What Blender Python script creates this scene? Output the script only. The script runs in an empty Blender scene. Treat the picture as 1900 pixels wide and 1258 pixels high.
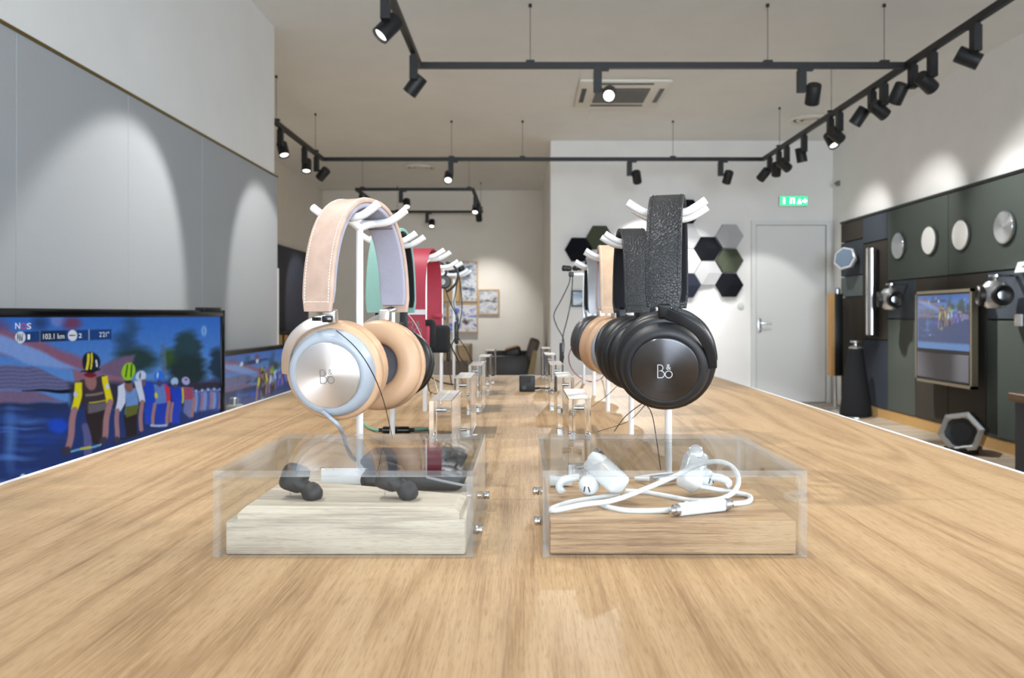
import bpy, bmesh, math, random
import numpy as np
from mathutils import Vector, Matrix

random.seed(7)
R = math.radians
S = bpy.context.scene
COL = S.collection

# ------------------------------------------------------------------ camera, light, exposure
EYE, TABLE_Z, F = 1.06, 0.90, 1500.0
U0, V0 = 973.0, 586.0
cam = bpy.data.cameras.new('camera'); camo = bpy.data.objects.new('camera', cam); COL.objects.link(camo)
camo.location = (0, 0, EYE); camo.rotation_euler = (R(90), 0, 0)
cam.sensor_width = 36; cam.lens = F / 1900 * 36
cam.shift_x = -(U0 - 950) / 1900; cam.shift_y = -(629 - V0) / 1900
cam.clip_start = 0.02; cam.clip_end = 100
cam.dof.use_dof = True; cam.dof.focus_distance = 0.74; cam.dof.aperture_fstop = 14
S.camera = camo

world = bpy.data.worlds.new('world'); S.world = world; world.use_nodes = True
world.node_tree.nodes['Background'].inputs[0].default_value = (0.75, 0.87, 1.0, 1)
world.node_tree.nodes['Background'].inputs[1].default_value = 0.8
S.view_settings.view_transform = 'Standard'; S.view_settings.look = 'None'
S.view_settings.gamma = 1; S.view_settings.use_curve_mapping = False
EXPO = 0.40
S.view_settings.exposure = EXPO
try:
    S.cycles.use_denoising = True
    S.cycles.max_bounces = 10; S.cycles.transmission_bounces = 8; S.cycles.transparent_max_bounces = 24
    S.cycles.glossy_bounces = 4; S.cycles.diffuse_bounces = 4
    S.cycles.use_adaptive_sampling = True; S.cycles.adaptive_threshold = 0.025
    S.cycles.sample_clamp_indirect = 4
    S.cycles.caustics_reflective = False; S.cycles.caustics_refractive = False
except Exception:
    pass

WINDOW_POWER = 620
SIDE_POWER = 200
SPOT_POWER = 70
def area_light(name, loc, rot, sx, sy, power, col):
    l = bpy.data.lights.new(name, 'AREA'); l.shape = 'RECTANGLE'; l.size = sx; l.size_y = sy
    l.energy = power; l.color = col
    o = bpy.data.objects.new(name, l); COL.objects.link(o); o.location = loc; o.rotation_euler = rot
    return o
# daylight through the shop window behind the camera
area_light('window_daylight', (0.95, -8.45, 1.6), (R(90), 0, 0), 5.1, 2.8, WINDOW_POWER, (0.80, 0.90, 1.0))

area_light('side_window_daylight', (3.80, -3.4, 1.65), (R(90), 0, R(90)), 6.4, 2.5, SIDE_POWER, (0.80, 0.90, 1.0))

def G(u, v, Y):
    return Vector(((u - U0) / F * Y, Y, EYE - (v - V0) / F * Y))

# ------------------------------------------------------------------ helpers
def lin(c):
    out = []
    for x in c[:3]:
        x = x / 255.0
        out.append(x / 12.92 if x <= 0.04045 else ((x + 0.055) / 1.055) ** 2.4)
    return (out[0], out[1], out[2], 1.0)

class N:
    """tiny node helper"""
    def __init__(s, name):
        s.m = bpy.data.materials.new(name); s.m.use_nodes = True
        s.t = s.m.node_tree; s.b = s.t.nodes.get('Principled BSDF'); s.out = s.t.nodes.get('Material Output')
    def n(s, typ, **kw):
        nd = s.t.nodes.new(typ)
        for k, v in kw.items(): setattr(nd, k, v)
        return nd
    def l(s, a, b): s.t.links.new(a, b)
    def coords(s, scale=(1, 1, 1), kind='Object', rot=(0, 0, 0), loc=(0, 0, 0)):
        tc = s.n('ShaderNodeTexCoord'); mp = s.n('ShaderNodeMapping')
        mp.inputs['Scale'].default_value = scale; mp.inputs['Rotation'].default_value = rot; mp.inputs['Location'].default_value = loc
        s.l(tc.outputs[kind], mp.inputs['Vector']); return mp.outputs['Vector']
    def noise(s, vec, scale, detail=4, rough=.55, dist=0.0):
        nd = s.n('ShaderNodeTexNoise'); nd.inputs['Scale'].default_value = scale; nd.inputs['Detail'].default_value = detail
        nd.inputs['Roughness'].default_value = rough; nd.inputs['Distortion'].default_value = dist
        s.l(vec, nd.inputs['Vector']); return nd.outputs['Fac']
    def ramp(s, fac, stops):
        nd = s.n('ShaderNodeValToRGB'); e = nd.color_ramp.elements
        while len(e) < len(stops): e.new(0.5)
        for k, (p, c) in enumerate(stops): e[k].position = p; e[k].color = c
        s.l(fac, nd.inputs['Fac']); return nd.outputs['Color']
    def math(s, op, a, b=None):
        nd = s.n('ShaderNodeMath', operation=op)
        for k, x in enumerate((a, b)):
            if x is None: continue
            if isinstance(x, (int, float)): nd.inputs[k].default_value = x
            else: s.l(x, nd.inputs[k])
        return nd.outputs[0]
    def mixc(s, fac, a, b, blend='MIX'):
        nd = s.n('ShaderNodeMix', data_type='RGBA', blend_type=blend)
        for k, x in ((0, fac), (6, a), (7, b)):
            if isinstance(x, (int, float)): nd.inputs[k].default_value = x
            elif isinstance(x, tuple): nd.inputs[k].default_value = x
            else: s.l(x, nd.inputs[k])
        return nd.outputs[2]
    def bump(s, h, strength=.2, dist=.001):
        nd = s.n('ShaderNodeBump'); nd.inputs['Strength'].default_value = strength; nd.inputs['Distance'].default_value = dist
        s.l(h, nd.inputs['Height']); s.l(nd.outputs['Normal'], s.b.inputs['Normal'])
    def set(s, **kw):
        for k, v in kw.items(): s.b.inputs[k.replace('_', ' ')].default_value = v

def P(name, col, rough=.5, metal=0.0, spec=.5, var=.06, nscale=40, bump=0.0, bscale=300, emit=None, estr=0.0, coat=0.0):
    n = N(name); c = lin(col)
    v = n.coords(); f = n.noise(v, nscale, 3)
    lo = tuple(x * (1 - var) for x in c[:3]) + (1,); hi = tuple(min(1, x * (1 + var)) for x in c[:3]) + (1,)
    n.l(n.ramp(f, [(.3, lo), (.7, hi)]), n.b.inputs['Base Color'])
    n.set(Roughness=rough, Metallic=metal); n.b.inputs['Specular IOR Level'].default_value = spec
    n.b.inputs['Coat Weight'].default_value = coat
    if bump: n.bump(n.noise(v, bscale, 2), bump, .0006)
    if emit: n.b.inputs['Emission Color'].default_value = lin(emit); n.b.inputs['Emission Strength'].default_value = estr
    return n.m

def leather(name, col, scale=420, rough=.45, strength=.35, spec=.5):
    n = N(name); c = lin(col); v = n.coords()
    vo = n.n('ShaderNodeTexVoronoi', feature='DISTANCE_TO_EDGE'); vo.inputs['Scale'].default_value = scale
    n.l(v, vo.inputs['Vector'])
    f = n.noise(v, 60, 4)
    n.l(n.ramp(f, [(.3, tuple(x * .88 for x in c[:3]) + (1,)), (.7, tuple(min(1, x * 1.08) for x in c[:3]) + (1,))]), n.b.inputs['Base Color'])
    h = n.math('ADD', n.math('MINIMUM', vo.outputs['Distance'], .12), n.math('MULTIPLY', f, .1))
    n.bump(h, strength, .0025); n.set(Roughness=rough); n.b.inputs['Specular IOR Level'].default_value = spec
    return n.m

def fabric(name, col, scale=1500, rough=.95, depth=.0004, var=.12, kind='Object'):
    n = N(name); c = lin(col); v = n.coords(kind=kind)
    ck = n.n('ShaderNodeTexChecker'); ck.inputs['Scale'].default_value = scale; n.l(v, ck.inputs['Vector'])
    nz = n.noise(v, scale * .35, 3)
    n.l(n.mixc(n.math('ADD', n.math('MULTIPLY', ck.outputs['Fac'], .3), n.math('MULTIPLY', nz, .7)),
               tuple(x * (1 - var) for x in c[:3]) + (1,), tuple(min(1, x * (1 + var)) for x in c[:3]) + (1,)), n.b.inputs['Base Color'])
    n.bump(nz, .4, depth); n.set(Roughness=rough); n.b.inputs['Specular IOR Level'].default_value = .2
    return n.m

def wood(name, stops, along='Y', fine=170, cath=1.0, rough=.42, seed=0.0, k=1.0):
    """stops: three sRGB colours dark line, mid, light"""
    n = N(name)
    sc = {'Y': (1, .014, 1), 'X': (.014, 1, 1), 'Z': (1, 1, .014)}[along]
    sc2 = {'Y': (1, .10, 1), 'X': (.10, 1, 1), 'Z': (1, 1, .10)}[along]
    off = (seed, seed * 1.7, seed * .3)
    v = n.coords(scale=sc, loc=off); v2 = n.coords(scale=sc2, loc=off)
    f1 = n.noise(v, fine, 4, .6); f2 = n.noise(v, fine * 5, 3, .7)
    big = n.noise(v2, 7 * cath, 2, .5, .4)
    rings = n.math('SINE', n.math('MULTIPLY', big, 75.0))
    rings = n.math('MULTIPLY', n.math('ADD', rings, 1.0), .5)
    t = n.math('ADD', n.math('ADD', n.math('MULTIPLY', f1, .34), n.math('MULTIPLY', f2, .54)), n.math('MULTIPLY', rings, .12))
    d, m, h = [lin(x) for x in stops]
    cc = n.ramp(t, [(.49 - .10 * k, d), (.49, m), (.49 + .13 * k, h)])
    v3 = n.coords(scale={'Y': (1, .045, 1), 'X': (.045, 1, 1), 'Z': (1, 1, .045)}[along], loc=off)
    pores = n.ramp(n.noise(v3, fine * 5.0, 2, .6), [(.34, (1, 1, 1, 1)), (.46, (0, 0, 0, 1))])
    cc = n.mixc(n.math('MULTIPLY', pores, .55), cc, d)
    tint = n.noise(v2, 3.0, 2)
    cc = n.mixc(n.math('MULTIPLY', n.math('SUBTRACT', tint, .3), .35), cc, m)
    n.l(cc, n.b.inputs['Base Color']); n.set(Roughness=rough)
    n.b.inputs['Specular IOR Level'].default_value = .35
    n.bump(t, .12, .0006)
    return n.m

def emis(name, col, s=1.0, coat=0.0):
    n = N(name); n.set(Roughness=.3); n.b.inputs['Base Color'].default_value = (0.01, 0.01, 0.01, 1)
    n.b.inputs['Emission Color'].default_value = lin(col); n.b.inputs['Emission Strength'].default_value = s
    n.m.cycles.emission_sampling = 'NONE'
    return n.m

def acrylic_sheet(name, edge=False):
    n = N(name); t = n.t
    geo = n.n('ShaderNodeNewGeometry'); fr = n.n('ShaderNodeFresnel')
    ior = n.math('ADD', n.math('MULTIPLY', geo.outputs['Backfacing'], 1 / 1.49 - 1.49), 1.49)
    n.l(ior, fr.inputs['IOR'])
    tr = n.n('ShaderNodeBsdfTransparent'); gl = n.n('ShaderNodeBsdfGlossy'); gl.inputs['Roughness'].default_value = .015
    tr.inputs['Color'].default_value = (.975, .985, .985, 1)
    fac = n.math('MULTIPLY', fr.outputs['Fac'], .68)
    mx = n.n('ShaderNodeMixShader')
    n.l(fac, mx.inputs[0]); n.l(tr.outputs[0], mx.inputs[1]); n.l(gl.outputs[0], mx.inputs[2])
    last = mx
    if edge:
        df = n.n('ShaderNodeBsdfTranslucent'); df2 = n.n('ShaderNodeBsdfDiffuse')
        df2.inputs['Color'].default_value = lin((225, 230, 235)); df.inputs['Color'].default_value = lin((225, 232, 238))
        m2 = n.n('ShaderNodeMixShader'); n.l(df.outputs[0], m2.inputs[1]); n.l(df2.outputs[0], m2.inputs[2]); m2.inputs[0].default_value = .5
        nz = n.noise(n.coords(), 60, 2)
        m3 = n.n('ShaderNodeMixShader'); n.l(n.math('MULTIPLY', nz, .30), m3.inputs[0])
        n.l(mx.outputs[0], m3.inputs[1]); n.l(m2.outputs[0], m3.inputs[2]); last = m3
    n.l(last.outputs[0], n.out.inputs['Surface'])
    return n.m

def glass(name, col=(1, 1, 1), rough=0.0):
    n = N(name); n.set(Roughness=rough); n.b.inputs['Base Color'].default_value = (*col, 1)
    n.b.inputs['Transmission Weight'].default_value = 1; n.b.inputs['IOR'].default_value = 1.49
    return n.m

def brushed(name, col, rough=.25, aniso=.85, noise=.0):
    """circular brushed metal disc, local Z is the axis"""
    n = N(name); n.set(Metallic=1.0, Roughness=rough)
    n.b.inputs['Base Color'].default_value = lin(col)
    tg = n.n('ShaderNodeTangent', direction_type='RADIAL', axis='Z'); n.l(tg.outputs[0], n.b.inputs['Tangent'])
    n.b.inputs['Anisotropic'].default_value = aniso; n.b.inputs['Anisotropic Rotation'].default_value = .25
    v = n.coords(kind='Object'); sep = n.n('ShaderNodeSeparateXYZ'); n.l(v, sep.inputs[0])
    rad = n.math('SQRT', n.math('ADD', n.math('POWER', sep.outputs[0], 2.0), n.math('POWER', sep.outputs[1], 2.0)))
    comb = n.n('ShaderNodeCombineXYZ'); n.l(rad, comb.inputs[0])
    f = n.noise(comb.outputs[0], 2500, 2)
    n.l(n.math('ADD', n.math('MULTIPLY', f, .16), rough - .08), n.b.inputs['Roughness'])
    return n.m

# ---- mesh builder
class MB:
    def __init__(s): s.v = []; s.f = []; s.mi = []
    def add(s, vs, fs, M=None, mi=0):
        k = len(s.v)
        s.v += [tuple(M @ Vector(p)) if M is not None else tuple(p) for p in vs]
        s.f += [tuple(i + k for i in f) for f in fs]; s.mi += [mi] * len(fs); return s
    def box(s, a, b, M=None, mi=0):
        (x0, y0, z0), (x1, y1, z1) = a, b
        vs = [(x0,y0,z0),(x1,y0,z0),(x1,y1,z0),(x0,y1,z0),(x0,y0,z1),(x1,y0,z1),(x1,y1,z1),(x0,y1,z1)]
        return s.add(vs, [(0,3,2,1),(4,5,6,7),(0,1,5,4),(1,2,6,5),(2,3,7,6),(3,0,4,7)], M, mi)
    def rbox(s, a, b, r, seg=2, M=None, mi=0):
        bm = bmesh.new(); bmesh.ops.create_cube(bm, size=1)
        for v in bm.verts: v.co = Vector([(a[i] + b[i]) / 2 + v.co[i] * (b[i] - a[i]) for i in range(3)])
        bmesh.ops.bevel(bm, geom=list(bm.edges), offset=r, segments=seg, profile=.5, affect='EDGES')
        bm.verts.index_update()
        s.add([v.co.copy() for v in bm.verts], [tuple(v.index for v in f.verts) for f in bm.faces], M, mi); bm.free(); return s
    def lathe(s, prof, seg=40, M=None, mi=0, sx=1.0, sy=1.0, closed=False):
        vs, fs = [], []; n = len(prof)
        for k in range(seg):
            a = 2 * math.pi * k / seg
            for r, z in prof: vs.append((r * math.cos(a) * sx, r * math.sin(a) * sy, z))
        m = n if closed else n - 1
        for k in range(seg):
            k2 = (k + 1) % seg
            for j in range(m):
                j2 = (j + 1) % n
                fs.append((k * n + j, k2 * n + j, k2 * n + j2, k * n + j2))
        if not closed:
            if prof[0][0] > 1e-6: fs.append(tuple(k * n for k in reversed(range(seg))))
            if prof[-1][0] > 1e-6: fs.append(tuple(k * n + n - 1 for k in range(seg)))
        return s.add(vs, fs, M, mi)
    def tube(s, pts, r, seg=8, M=None, mi=0, caps=True, closed=False):
        pts = [Vector(p) for p in pts]; n = len(pts)
        rs = r if isinstance(r, (list, tuple)) else [r] * n
        tan = []
        for i in range(n):
            if closed: t = pts[(i + 1) % n] - pts[i - 1]
            else: t = pts[min(i + 1, n - 1)] - pts[max(i - 1, 0)]
            tan.append(t.normalized() if t.length > 1e-9 else Vector((0, 0, 1)))
        ref = Vector((0, 0, 1)) if abs(tan[0].z) < .9 else Vector((1, 0, 0))
        nrm = (ref - tan[0] * ref.dot(tan[0])).normalized(); vs, fs = [], []
        for i in range(n):
            nrm = (nrm - tan[i] * nrm.dot(tan[i])); nrm = nrm.normalized() if nrm.length > 1e-6 else Vector((1, 0, 0))
            b = tan[i].cross(nrm)
            for k in range(seg):
                a = 2 * math.pi * k / seg
                vs.append(pts[i] + (nrm * math.cos(a) + b * math.sin(a)) * rs[i])
        for i in range(n if closed else n - 1):
            i2 = (i + 1) % n
            for k in range(seg):
                k2 = (k + 1) % seg
                fs.append((i * seg + k, i * seg + k2, i2 * seg + k2, i2 * seg + k))
        if caps and not closed:
            fs.append(tuple(reversed(range(seg)))); fs.append(tuple((n - 1) * seg + k for k in range(seg)))
        return s.add(vs, fs, M, mi)
    def sweep(s, pts, side, prof, M=None, mi=0):
        """prof: closed list of (a along side, b along normal=tangent x side)"""
        pts = [Vector(p) for p in pts]; n = len(pts); vs, fs = [], []
        sd = side if isinstance(side, list) else [Vector(side)] * n
        for i in range(n):
            t = (pts[min(i + 1, n - 1)] - pts[max(i - 1, 0)]).normalized()
            x = (sd[i] - t * sd[i].dot(t)).normalized(); nn = t.cross(x)
            pr = prof(i / (n - 1)) if callable(prof) else prof
            m = len(pr)
            for a, b in pr: vs.append(pts[i] + x * a + nn * b)
        for i in range(n - 1):
            for k in range(m):
                k2 = (k + 1) % m
                fs.append((i * m + k, i * m + k2, (i + 1) * m + k2, (i + 1) * m + k))
        fs.append(tuple(reversed(range(m)))); fs.append(tuple((n - 1) * m + k for k in range(m)))
        return s.add(vs, fs, M, mi)
    def prism(s, poly, z0, z1, M=None, mi=0):
        n = len(poly)
        vs = [(x, y, z0) for x, y in poly] + [(x, y, z1) for x, y in poly]
        fs = [tuple(reversed(range(n))), tuple(range(n, 2 * n))] + [(i, (i + 1) % n, (i + 1) % n + n, i + n) for i in range(n)]
        return s.add(vs, fs, M, mi)

def obj(name, mb, mats, parent=None, smooth=35, M=None):
    me = bpy.data.meshes.new(name); me.from_pydata(mb.v, [], mb.f); me.update()
    bm = bmesh.new(); bm.from_mesh(me); bmesh.ops.recalc_face_normals(bm, faces=bm.faces); bm.to_mesh(me); bm.free()
    if not isinstance(mats, (list, tuple)): mats = [mats]
    for m in mats: me.materials.append(m)
    if len(mats) > 1: me.polygons.foreach_set('material_index', mb.mi)
    if smooth:
        me.shade_smooth(); me.set_sharp_from_angle(angle=R(smooth))
    o = bpy.data.objects.new(name, me); COL.objects.link(o)
    if parent: o.parent = parent
    if M is not None: o.matrix_local = M
    return o
def tag(o, label=None, cat=None, group=None, kind=None):
    if label: o['label'] = label
    if cat: o['category'] = cat
    if group: o['group'] = group
    if kind: o['kind'] = kind
    return o
def thing(name, label, cat, loc=(0, 0, 0), rz=0, group=None):
    o = bpy.data.objects.new(name, None); COL.objects.link(o); o.empty_display_size = .05
    o.location = loc; o.rotation_euler = (0, 0, rz)
    return tag(o, label, cat, group)
def struct(name, mb, m, parent=None, smooth=30):
    o = obj(name, mb, m, parent, smooth)
    if not parent: o['kind'] = 'structure'
    return o
def frame(o, z, up=(0, 0, 1)):
    """matrix with local z along z, local y close to up"""
    z = Vector(z).normalized(); up = Vector(up); y = (up - z * up.dot(z)).normalized(); x = y.cross(z)
    M = Matrix((x, y, z)).transposed().to_4x4(); M.translation = Vector(o); return M
def T(x, y, z): return Matrix.Translation((x, y, z))
def smooth_path(pts, sub=8, closed=False):
    pts = [Vector(p) for p in pts]; n = len(pts); out = []
    rng = range(n) if closed else range(n - 1)
    for i in rng:
        p0 = pts[(i - 1) % n] if closed or i > 0 else pts[0]; p1 = pts[i]; p2 = pts[(i + 1) % n]
        p3 = pts[(i + 2) % n] if closed or i + 2 < n else pts[-1]
        for k in range(sub):
            t = k / sub; t2 = t * t; t3 = t2 * t
            out.append(.5 * ((2 * p1) + (-p0 + p2) * t + (2 * p0 - 5 * p1 + 4 * p2 - p3) * t2 + (-p0 + 3 * p1 - 3 * p2 + p3) * t3))
    if not closed: out.append(pts[-1])
    return out
def text_mesh(body, size, depth=.0002, align='LEFT', bold=0.0, space=1.0):
    cu = bpy.data.curves.new('text', 'FONT'); cu.body = body; cu.size = size; cu.extrude = depth; cu.align_x = align
    cu.offset = bold; cu.resolution_u = 3; cu.space_character = space
    o = bpy.data.objects.new('text', cu); COL.objects.link(o)
    dg = bpy.context.evaluated_depsgraph_get(); me = bpy.data.meshes.new_from_object(o.evaluated_get(dg))
    bpy.data.objects.remove(o); bpy.data.curves.remove(cu); return me
def text_obj(name, body, size, m, parent, M, depth=.0002, align='LEFT', bold=0.0, space=1.0):
    me = text_mesh(body, size, depth, align, bold, space); me.materials.clear(); me.materials.append(m)
    o = bpy.data.objects.new(name, me); COL.objects.link(o); o.parent = parent; o.matrix_local = M; return o

# ------------------------------------------------------------------ materials
M = {}
def wall_paint(name, col):
    n = N(name); c = lin(col); v = n.coords()
    f = n.noise(v, 3, 3)
    n.l(n.ramp(f, [(.3, tuple(x * .98 for x in c[:3]) + (1,)), (.7, tuple(min(1, x * 1.02) for x in c[:3]) + (1,))]), n.b.inputs['Base Color'])
    n.bump(n.noise(v, 220, 3), .08, .001); n.set(Roughness=.85); n.b.inputs['Specular IOR Level'].default_value = .25
    return n.m
M['wall'] = wall_paint('white_wall_paint', (236, 236, 235))
M['ceil'] = wall_paint('ceiling_paint', (232, 232, 230))
M['warmwall'] = wall_paint('warm_wall_paint', (236, 231, 222))
M['fabricwall'] = fabric('grey_wall_fabric', (172, 175, 178), scale=220, depth=.002, var=.05)
M['gold'] = P('brass_strip', (150, 128, 70), .35, 1.0)
M['floor'] = wood('brown_floor', [(134, 122, 106), (162, 149, 132), (178, 165, 148)], 'X', 30, .3, .5)
M['oak'] = wood('oak_veneer', [(130, 100, 68), (172, 141, 104), (188, 160, 124)], 'Y', 260, 1.0, .48, k=1.5)
M['oak_block'] = wood('oak_block', [(126, 95, 68), (170, 138, 104), (186, 156, 120)], 'X', 420, 2.0, .5, 3.1, k=.9)
M['pale_block'] = wood('pale_bleached_block', [(140, 128, 116), (182, 170, 154), (198, 187, 171)], 'X', 420, 2.0, .6, 5.7, k=1.3)
M['white'] = P('white_powder_coat', (222, 222, 223), .4, var=.01)
M['white_gloss'] = P('white_gloss_plastic', (214, 216, 218), .18, var=.01)
M['black'] = P('black_satin', (20, 21, 23), .45, var=.1)
M['black_gloss'] = P('black_gloss', (10, 10, 12), .12)
M['rail'] = P('black_rail', (22, 23, 26), .5, var=.1)
M['steel'] = P('polished_steel', (205, 207, 210), .12, 1.0, var=.02)
M['satin'] = P('satin_aluminium', (200, 203, 208), .3, 1.0, var=.03)
M['sheet'] = acrylic_sheet('clear_acrylic_sheet'); M['sheet_edge'] = acrylic_sheet('clear_acrylic_edge', True)
M['glass'] = glass('clear_acrylic_solid')
M['cable'] = P('black_cable', (18, 18, 19), .5)

# ------------------------------------------------------------------ the room
CEIL = EYE + 2.14
XL, XR, YB, YD = -1.86, 3.77, 9.88, 13.8
XLF, XRET = -3.45, .32
YF = -8.5
b = MB(); b.box((XLF - .1, YF - .1, -.1), (XR + .1, YD + .1, 0)); struct('floor', b, M['floor'])
b = MB(); b.box((XLF - .1, YF - .1, CEIL), (XR + .1, YD + .1, CEIL + .1)); ceiling = struct('ceiling', b, M['ceil'])
ceiling['kind'] = 'structure'
PTOP = EYE + 1.04
# left: a projecting wall body with grey fabric panels below and a white bulkhead above
b = MB(); b.box((XLF - .1, YF, 0), (XL - .03, 6.06, CEIL)); b.box((XL - .03, YF, PTOP + .012), (XL + .004, 6.0, CEIL))
wl = struct('wall_left', b, M['wall'])
ys = [YF]
for u in (30, 238, 375, 512): ys.append(-XL * F / (U0 - u))
ys = [YF, -7.0, -5.5, -4.0, -2.5, -1.0, .45, 1.79, ys[1], ys[2], ys[3], 6.09]
ys = sorted(set(round(y, 3) for y in ys))
for y0, y1 in zip(ys[:-1], ys[1:]):
    b = MB(); b.rbox((XL - .03, y0 + .0012, .02), (XL, y1 - .0012, PTOP), .002, 1); obj('fabric_panel', b, M['fabricwall'], wl)
b = MB(); b.box((XL - .03, YF, PTOP), (XL + .006, 6.09, PTOP + .012)); tr = struct('trim_1', b, M['gold'])
b = MB(); b.box((XLF - .1, 6.06, 0), (XLF, YD, CEIL)); struct('wall_far_left', b, M['warmwall'])
b = MB(); b.box((XLF, YD, 0), (XRET, YD + .1, CEIL)); struct('wall_back', b, M['warmwall'])
b = MB(); b.box((XRET, YB, 0), (XR + .1, YD + .1, CEIL)); struct('wall_door', b, M['wall'])
WY0, WY1, WZ0, WZ1 = -6.7, -.1, .35, 2.95
b = MB(); b.box((XR, WY1, 0), (XR + .1, YB, CEIL)); b.box((XR, YF, 0), (XR + .1, WY0, CEIL)); b.box((XR, WY0, 0), (XR + .1, WY1, WZ0)); b.box((XR, WY0, WZ1), (XR + .1, WY1, CEIL)); wr = struct('wall_right', b, M['wall'])
for k in range(6):
    y = WY0 + k * (WY1 - WY0 - .05) / 5; b = MB(); b.box((XR + .05, y, WZ0), (XR + .1, y + .05, WZ1))
    if k == 0: w2 = struct('window_2', b, M['black'])
    else: obj('window_frame', b, M['black'], w2, 0)
# shop front behind the camera: parapet, posts and head with a large opening
b = MB(); b.box((XL - .03, YF - .1, 0), (XR, YF, .18)); b.box((XL - .03, YF - .1, 2.95), (XR, YF, CEIL))
b.box((XL - .03, YF - .1, .18), (-1.6, YF, 2.95)); b.box((3.5, YF - .1, .18), (XR, YF, 2.95))
wf = struct('wall_front', b, M['wall'])
for k, x in enumerate((-1.6, .1, 1.8, 3.46)):
    b = MB(); b.box((x, YF - .08, .18), (x + .04, YF - .02, 2.95))
    if k == 0: w1 = struct('window_1', b, M['black'])
    else: obj('window_frame', b, M['black'], w1, 0)
# ---- right wall: dark panels of several tones
PX = XR - .07
def wy(u): return PX * F / (u - U0)
def wz(u, v): return EYE + (V0 - v) / F * wy(u)
PANELZ = 2.13
tones = {'green': (78, 85, 81), 'slate': (68, 75, 83), 'brown': (66, 62, 57), 'pale': (106, 116, 117), 'blue': (58, 64, 74)}
TM = {k: fabric('panel_' + k, c, scale=200, depth=.001, var=.06) for k, c in tones.items()}
def wpanel(y0, y1, z0, z1, tone):
    b = MB(); g = .006
    b.rbox((PX, y1 + g, z0 + g), (XR - .02, y0 - g, z1 - g), .004, 1); obj('panel', b, TM[tone], wr)
YA = [9.455, 8.845, 8.24, 7.65, 7.06, 6.48, 5.2, 3.9]
za = [wz(1580, v) for v in (447, 512, 551)]
wpanel(YA[0], YA[1], za[0], PANELZ, 'brown'); wpanel(YA[0], YA[1], za[1], za[0], 'slate')
wpanel(YA[0], YA[1], za[2], za[1], 'pale'); wpanel(YA[0], YA[1], .1, za[2], 'brown')
zb = [wz(1620, v) for v in (449, 630)]
wpanel(YA[1], YA[2], zb[0], PANELZ, 'slate'); wpanel(YA[1], YA[2], zb[1], zb[0], 'brown'); wpanel(YA[1], YA[2], .1, zb[1], 'blue')
zc = [wz(1672, 520), wz(1672, 592)]
wpanel(YA[2], YA[4], zc[0], PANELZ, 'green'); wpanel(YA[4], YA[6], zc[0], PANELZ, 'green'); wpanel(YA[6], YA[7], zc[0], PANELZ, 'slate')
wpanel(YA[2], YA[3], zc[1], zc[0], 'slate'); wpanel(YA[2], YA[3], .1, zc[1], 'green')
wpanel(YA[3], YA[4], .1, zc[0], 'brown'); wpanel(YA[4], YA[5], .1, zc[0], 'brown')
wpanel(YA[5], YA[6], zc[1], zc[0], 'slate'); wpanel(YA[5], YA[6], .1, zc[1], 'green'); wpanel(YA[6], YA[7], .1, zc[0], 'brown')
b = MB(); b.box((XR - .02, YA[7], .08), (XR, YA[0], PANELZ)); b.box((PX - .004, YA[7], PANELZ), (XR, YA[0] + .01, PANELZ + .025)); obj('backing_board', b, M['black'], wr)
b = MB(); b.box((PX + .01, YA[7], 0), (XR, YA[0], .1)); struct('baseboard_right', b, P('oak_plinth', (190, 152, 96), .5))
# ---- door
DL, DR_ = G(1402, 0, YB).x, G(1530, 0, YB).x
DT = G(0, 419, YB).z
M['door'] = P('white_door', (224, 226, 226), .45, var=.01)
b = MB(); b.rbox((DL, YB - .03, .01), (DR_, YB, DT), .004, 1); dr = struct('door_1', b, M['door'])
b = MB()
b.box((DL - .06, YB - .045, 0), (DL - .008, YB, DT + .06)); b.box((DR_ + .008, YB - .045, 0), (DR_ + .06, YB, DT + .06)); b.box((DL - .008, YB - .045, DT + .008), (DR_ + .008, YB, DT + .06))
obj('door_frame', b, M['door'], dr)
hp = G(1409, 600, YB - .035)
b = MB(); b.rbox((hp.x - .022, YB - .042, hp.z - .11), (hp.x + .022, YB - .03, hp.z + .06), .004)
b.tube([(hp.x, YB - .04, hp.z), (hp.x, YB - .085, hp.z), (hp.x + .03, YB - .095, hp.z), (hp.x + .13, YB - .095, hp.z)], .011, 10)
b.lathe([(.009, 0), (.009, .012)], 12, Matrix.LocRotScale(Vector((hp.x, YB - .042, hp.z - .07)), Matrix.Rotation(R(90), 3, 'X').to_quaternion(), None))
obj('door_handle', b, M['satin'], dr)
# ------------------------------------------------------------------ display table
TL, TR = -.494, .503
TY0, TY1, TSEAM = -.25, 240 / (697 - V0), .704
tb = thing('display_table', 'long oak-topped display table with white edge in the foreground', 'table', (0, 1, 0))
def tloc(mb, name, m, sm=30): return obj(name, mb, m, tb, sm, T(0, -1, 0))
b = MB(); b.box((TL, TY0, TABLE_Z - .03), (TR, TSEAM - .0003, TABLE_Z)); tloc(b, 'tabletop', M['oak'])
b = MB(); b.box((TL, TSEAM + .0003, TABLE_Z - .03), (TR, TY1, TABLE_Z)); tloc(b, 'tabletop', M['oak'])
b = MB(); e = .006
b.box((TL - e, TY0 - e, TABLE_Z - .03), (TL, TY1 + e, TABLE_Z + .0006)); b.box((TR, TY0 - e, TABLE_Z - .03), (TR + e, TY1 + e, TABLE_Z + .0006))
b.box((TL, TY1, TABLE_Z - .03), (TR, TY1 + e, TABLE_Z + .0006)); b.box((TL, TY0 - e, TABLE_Z - .03), (TR, TY0, TABLE_Z + .0006))
tloc(b, 'edge_band', M['white'])
b = MB(); b.box((TL + .03, TY0 + .05, .08), (TR - .03, TY1 - .05, TABLE_Z - .03)); tloc(b, 'cabinet_body', M['white'])
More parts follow.
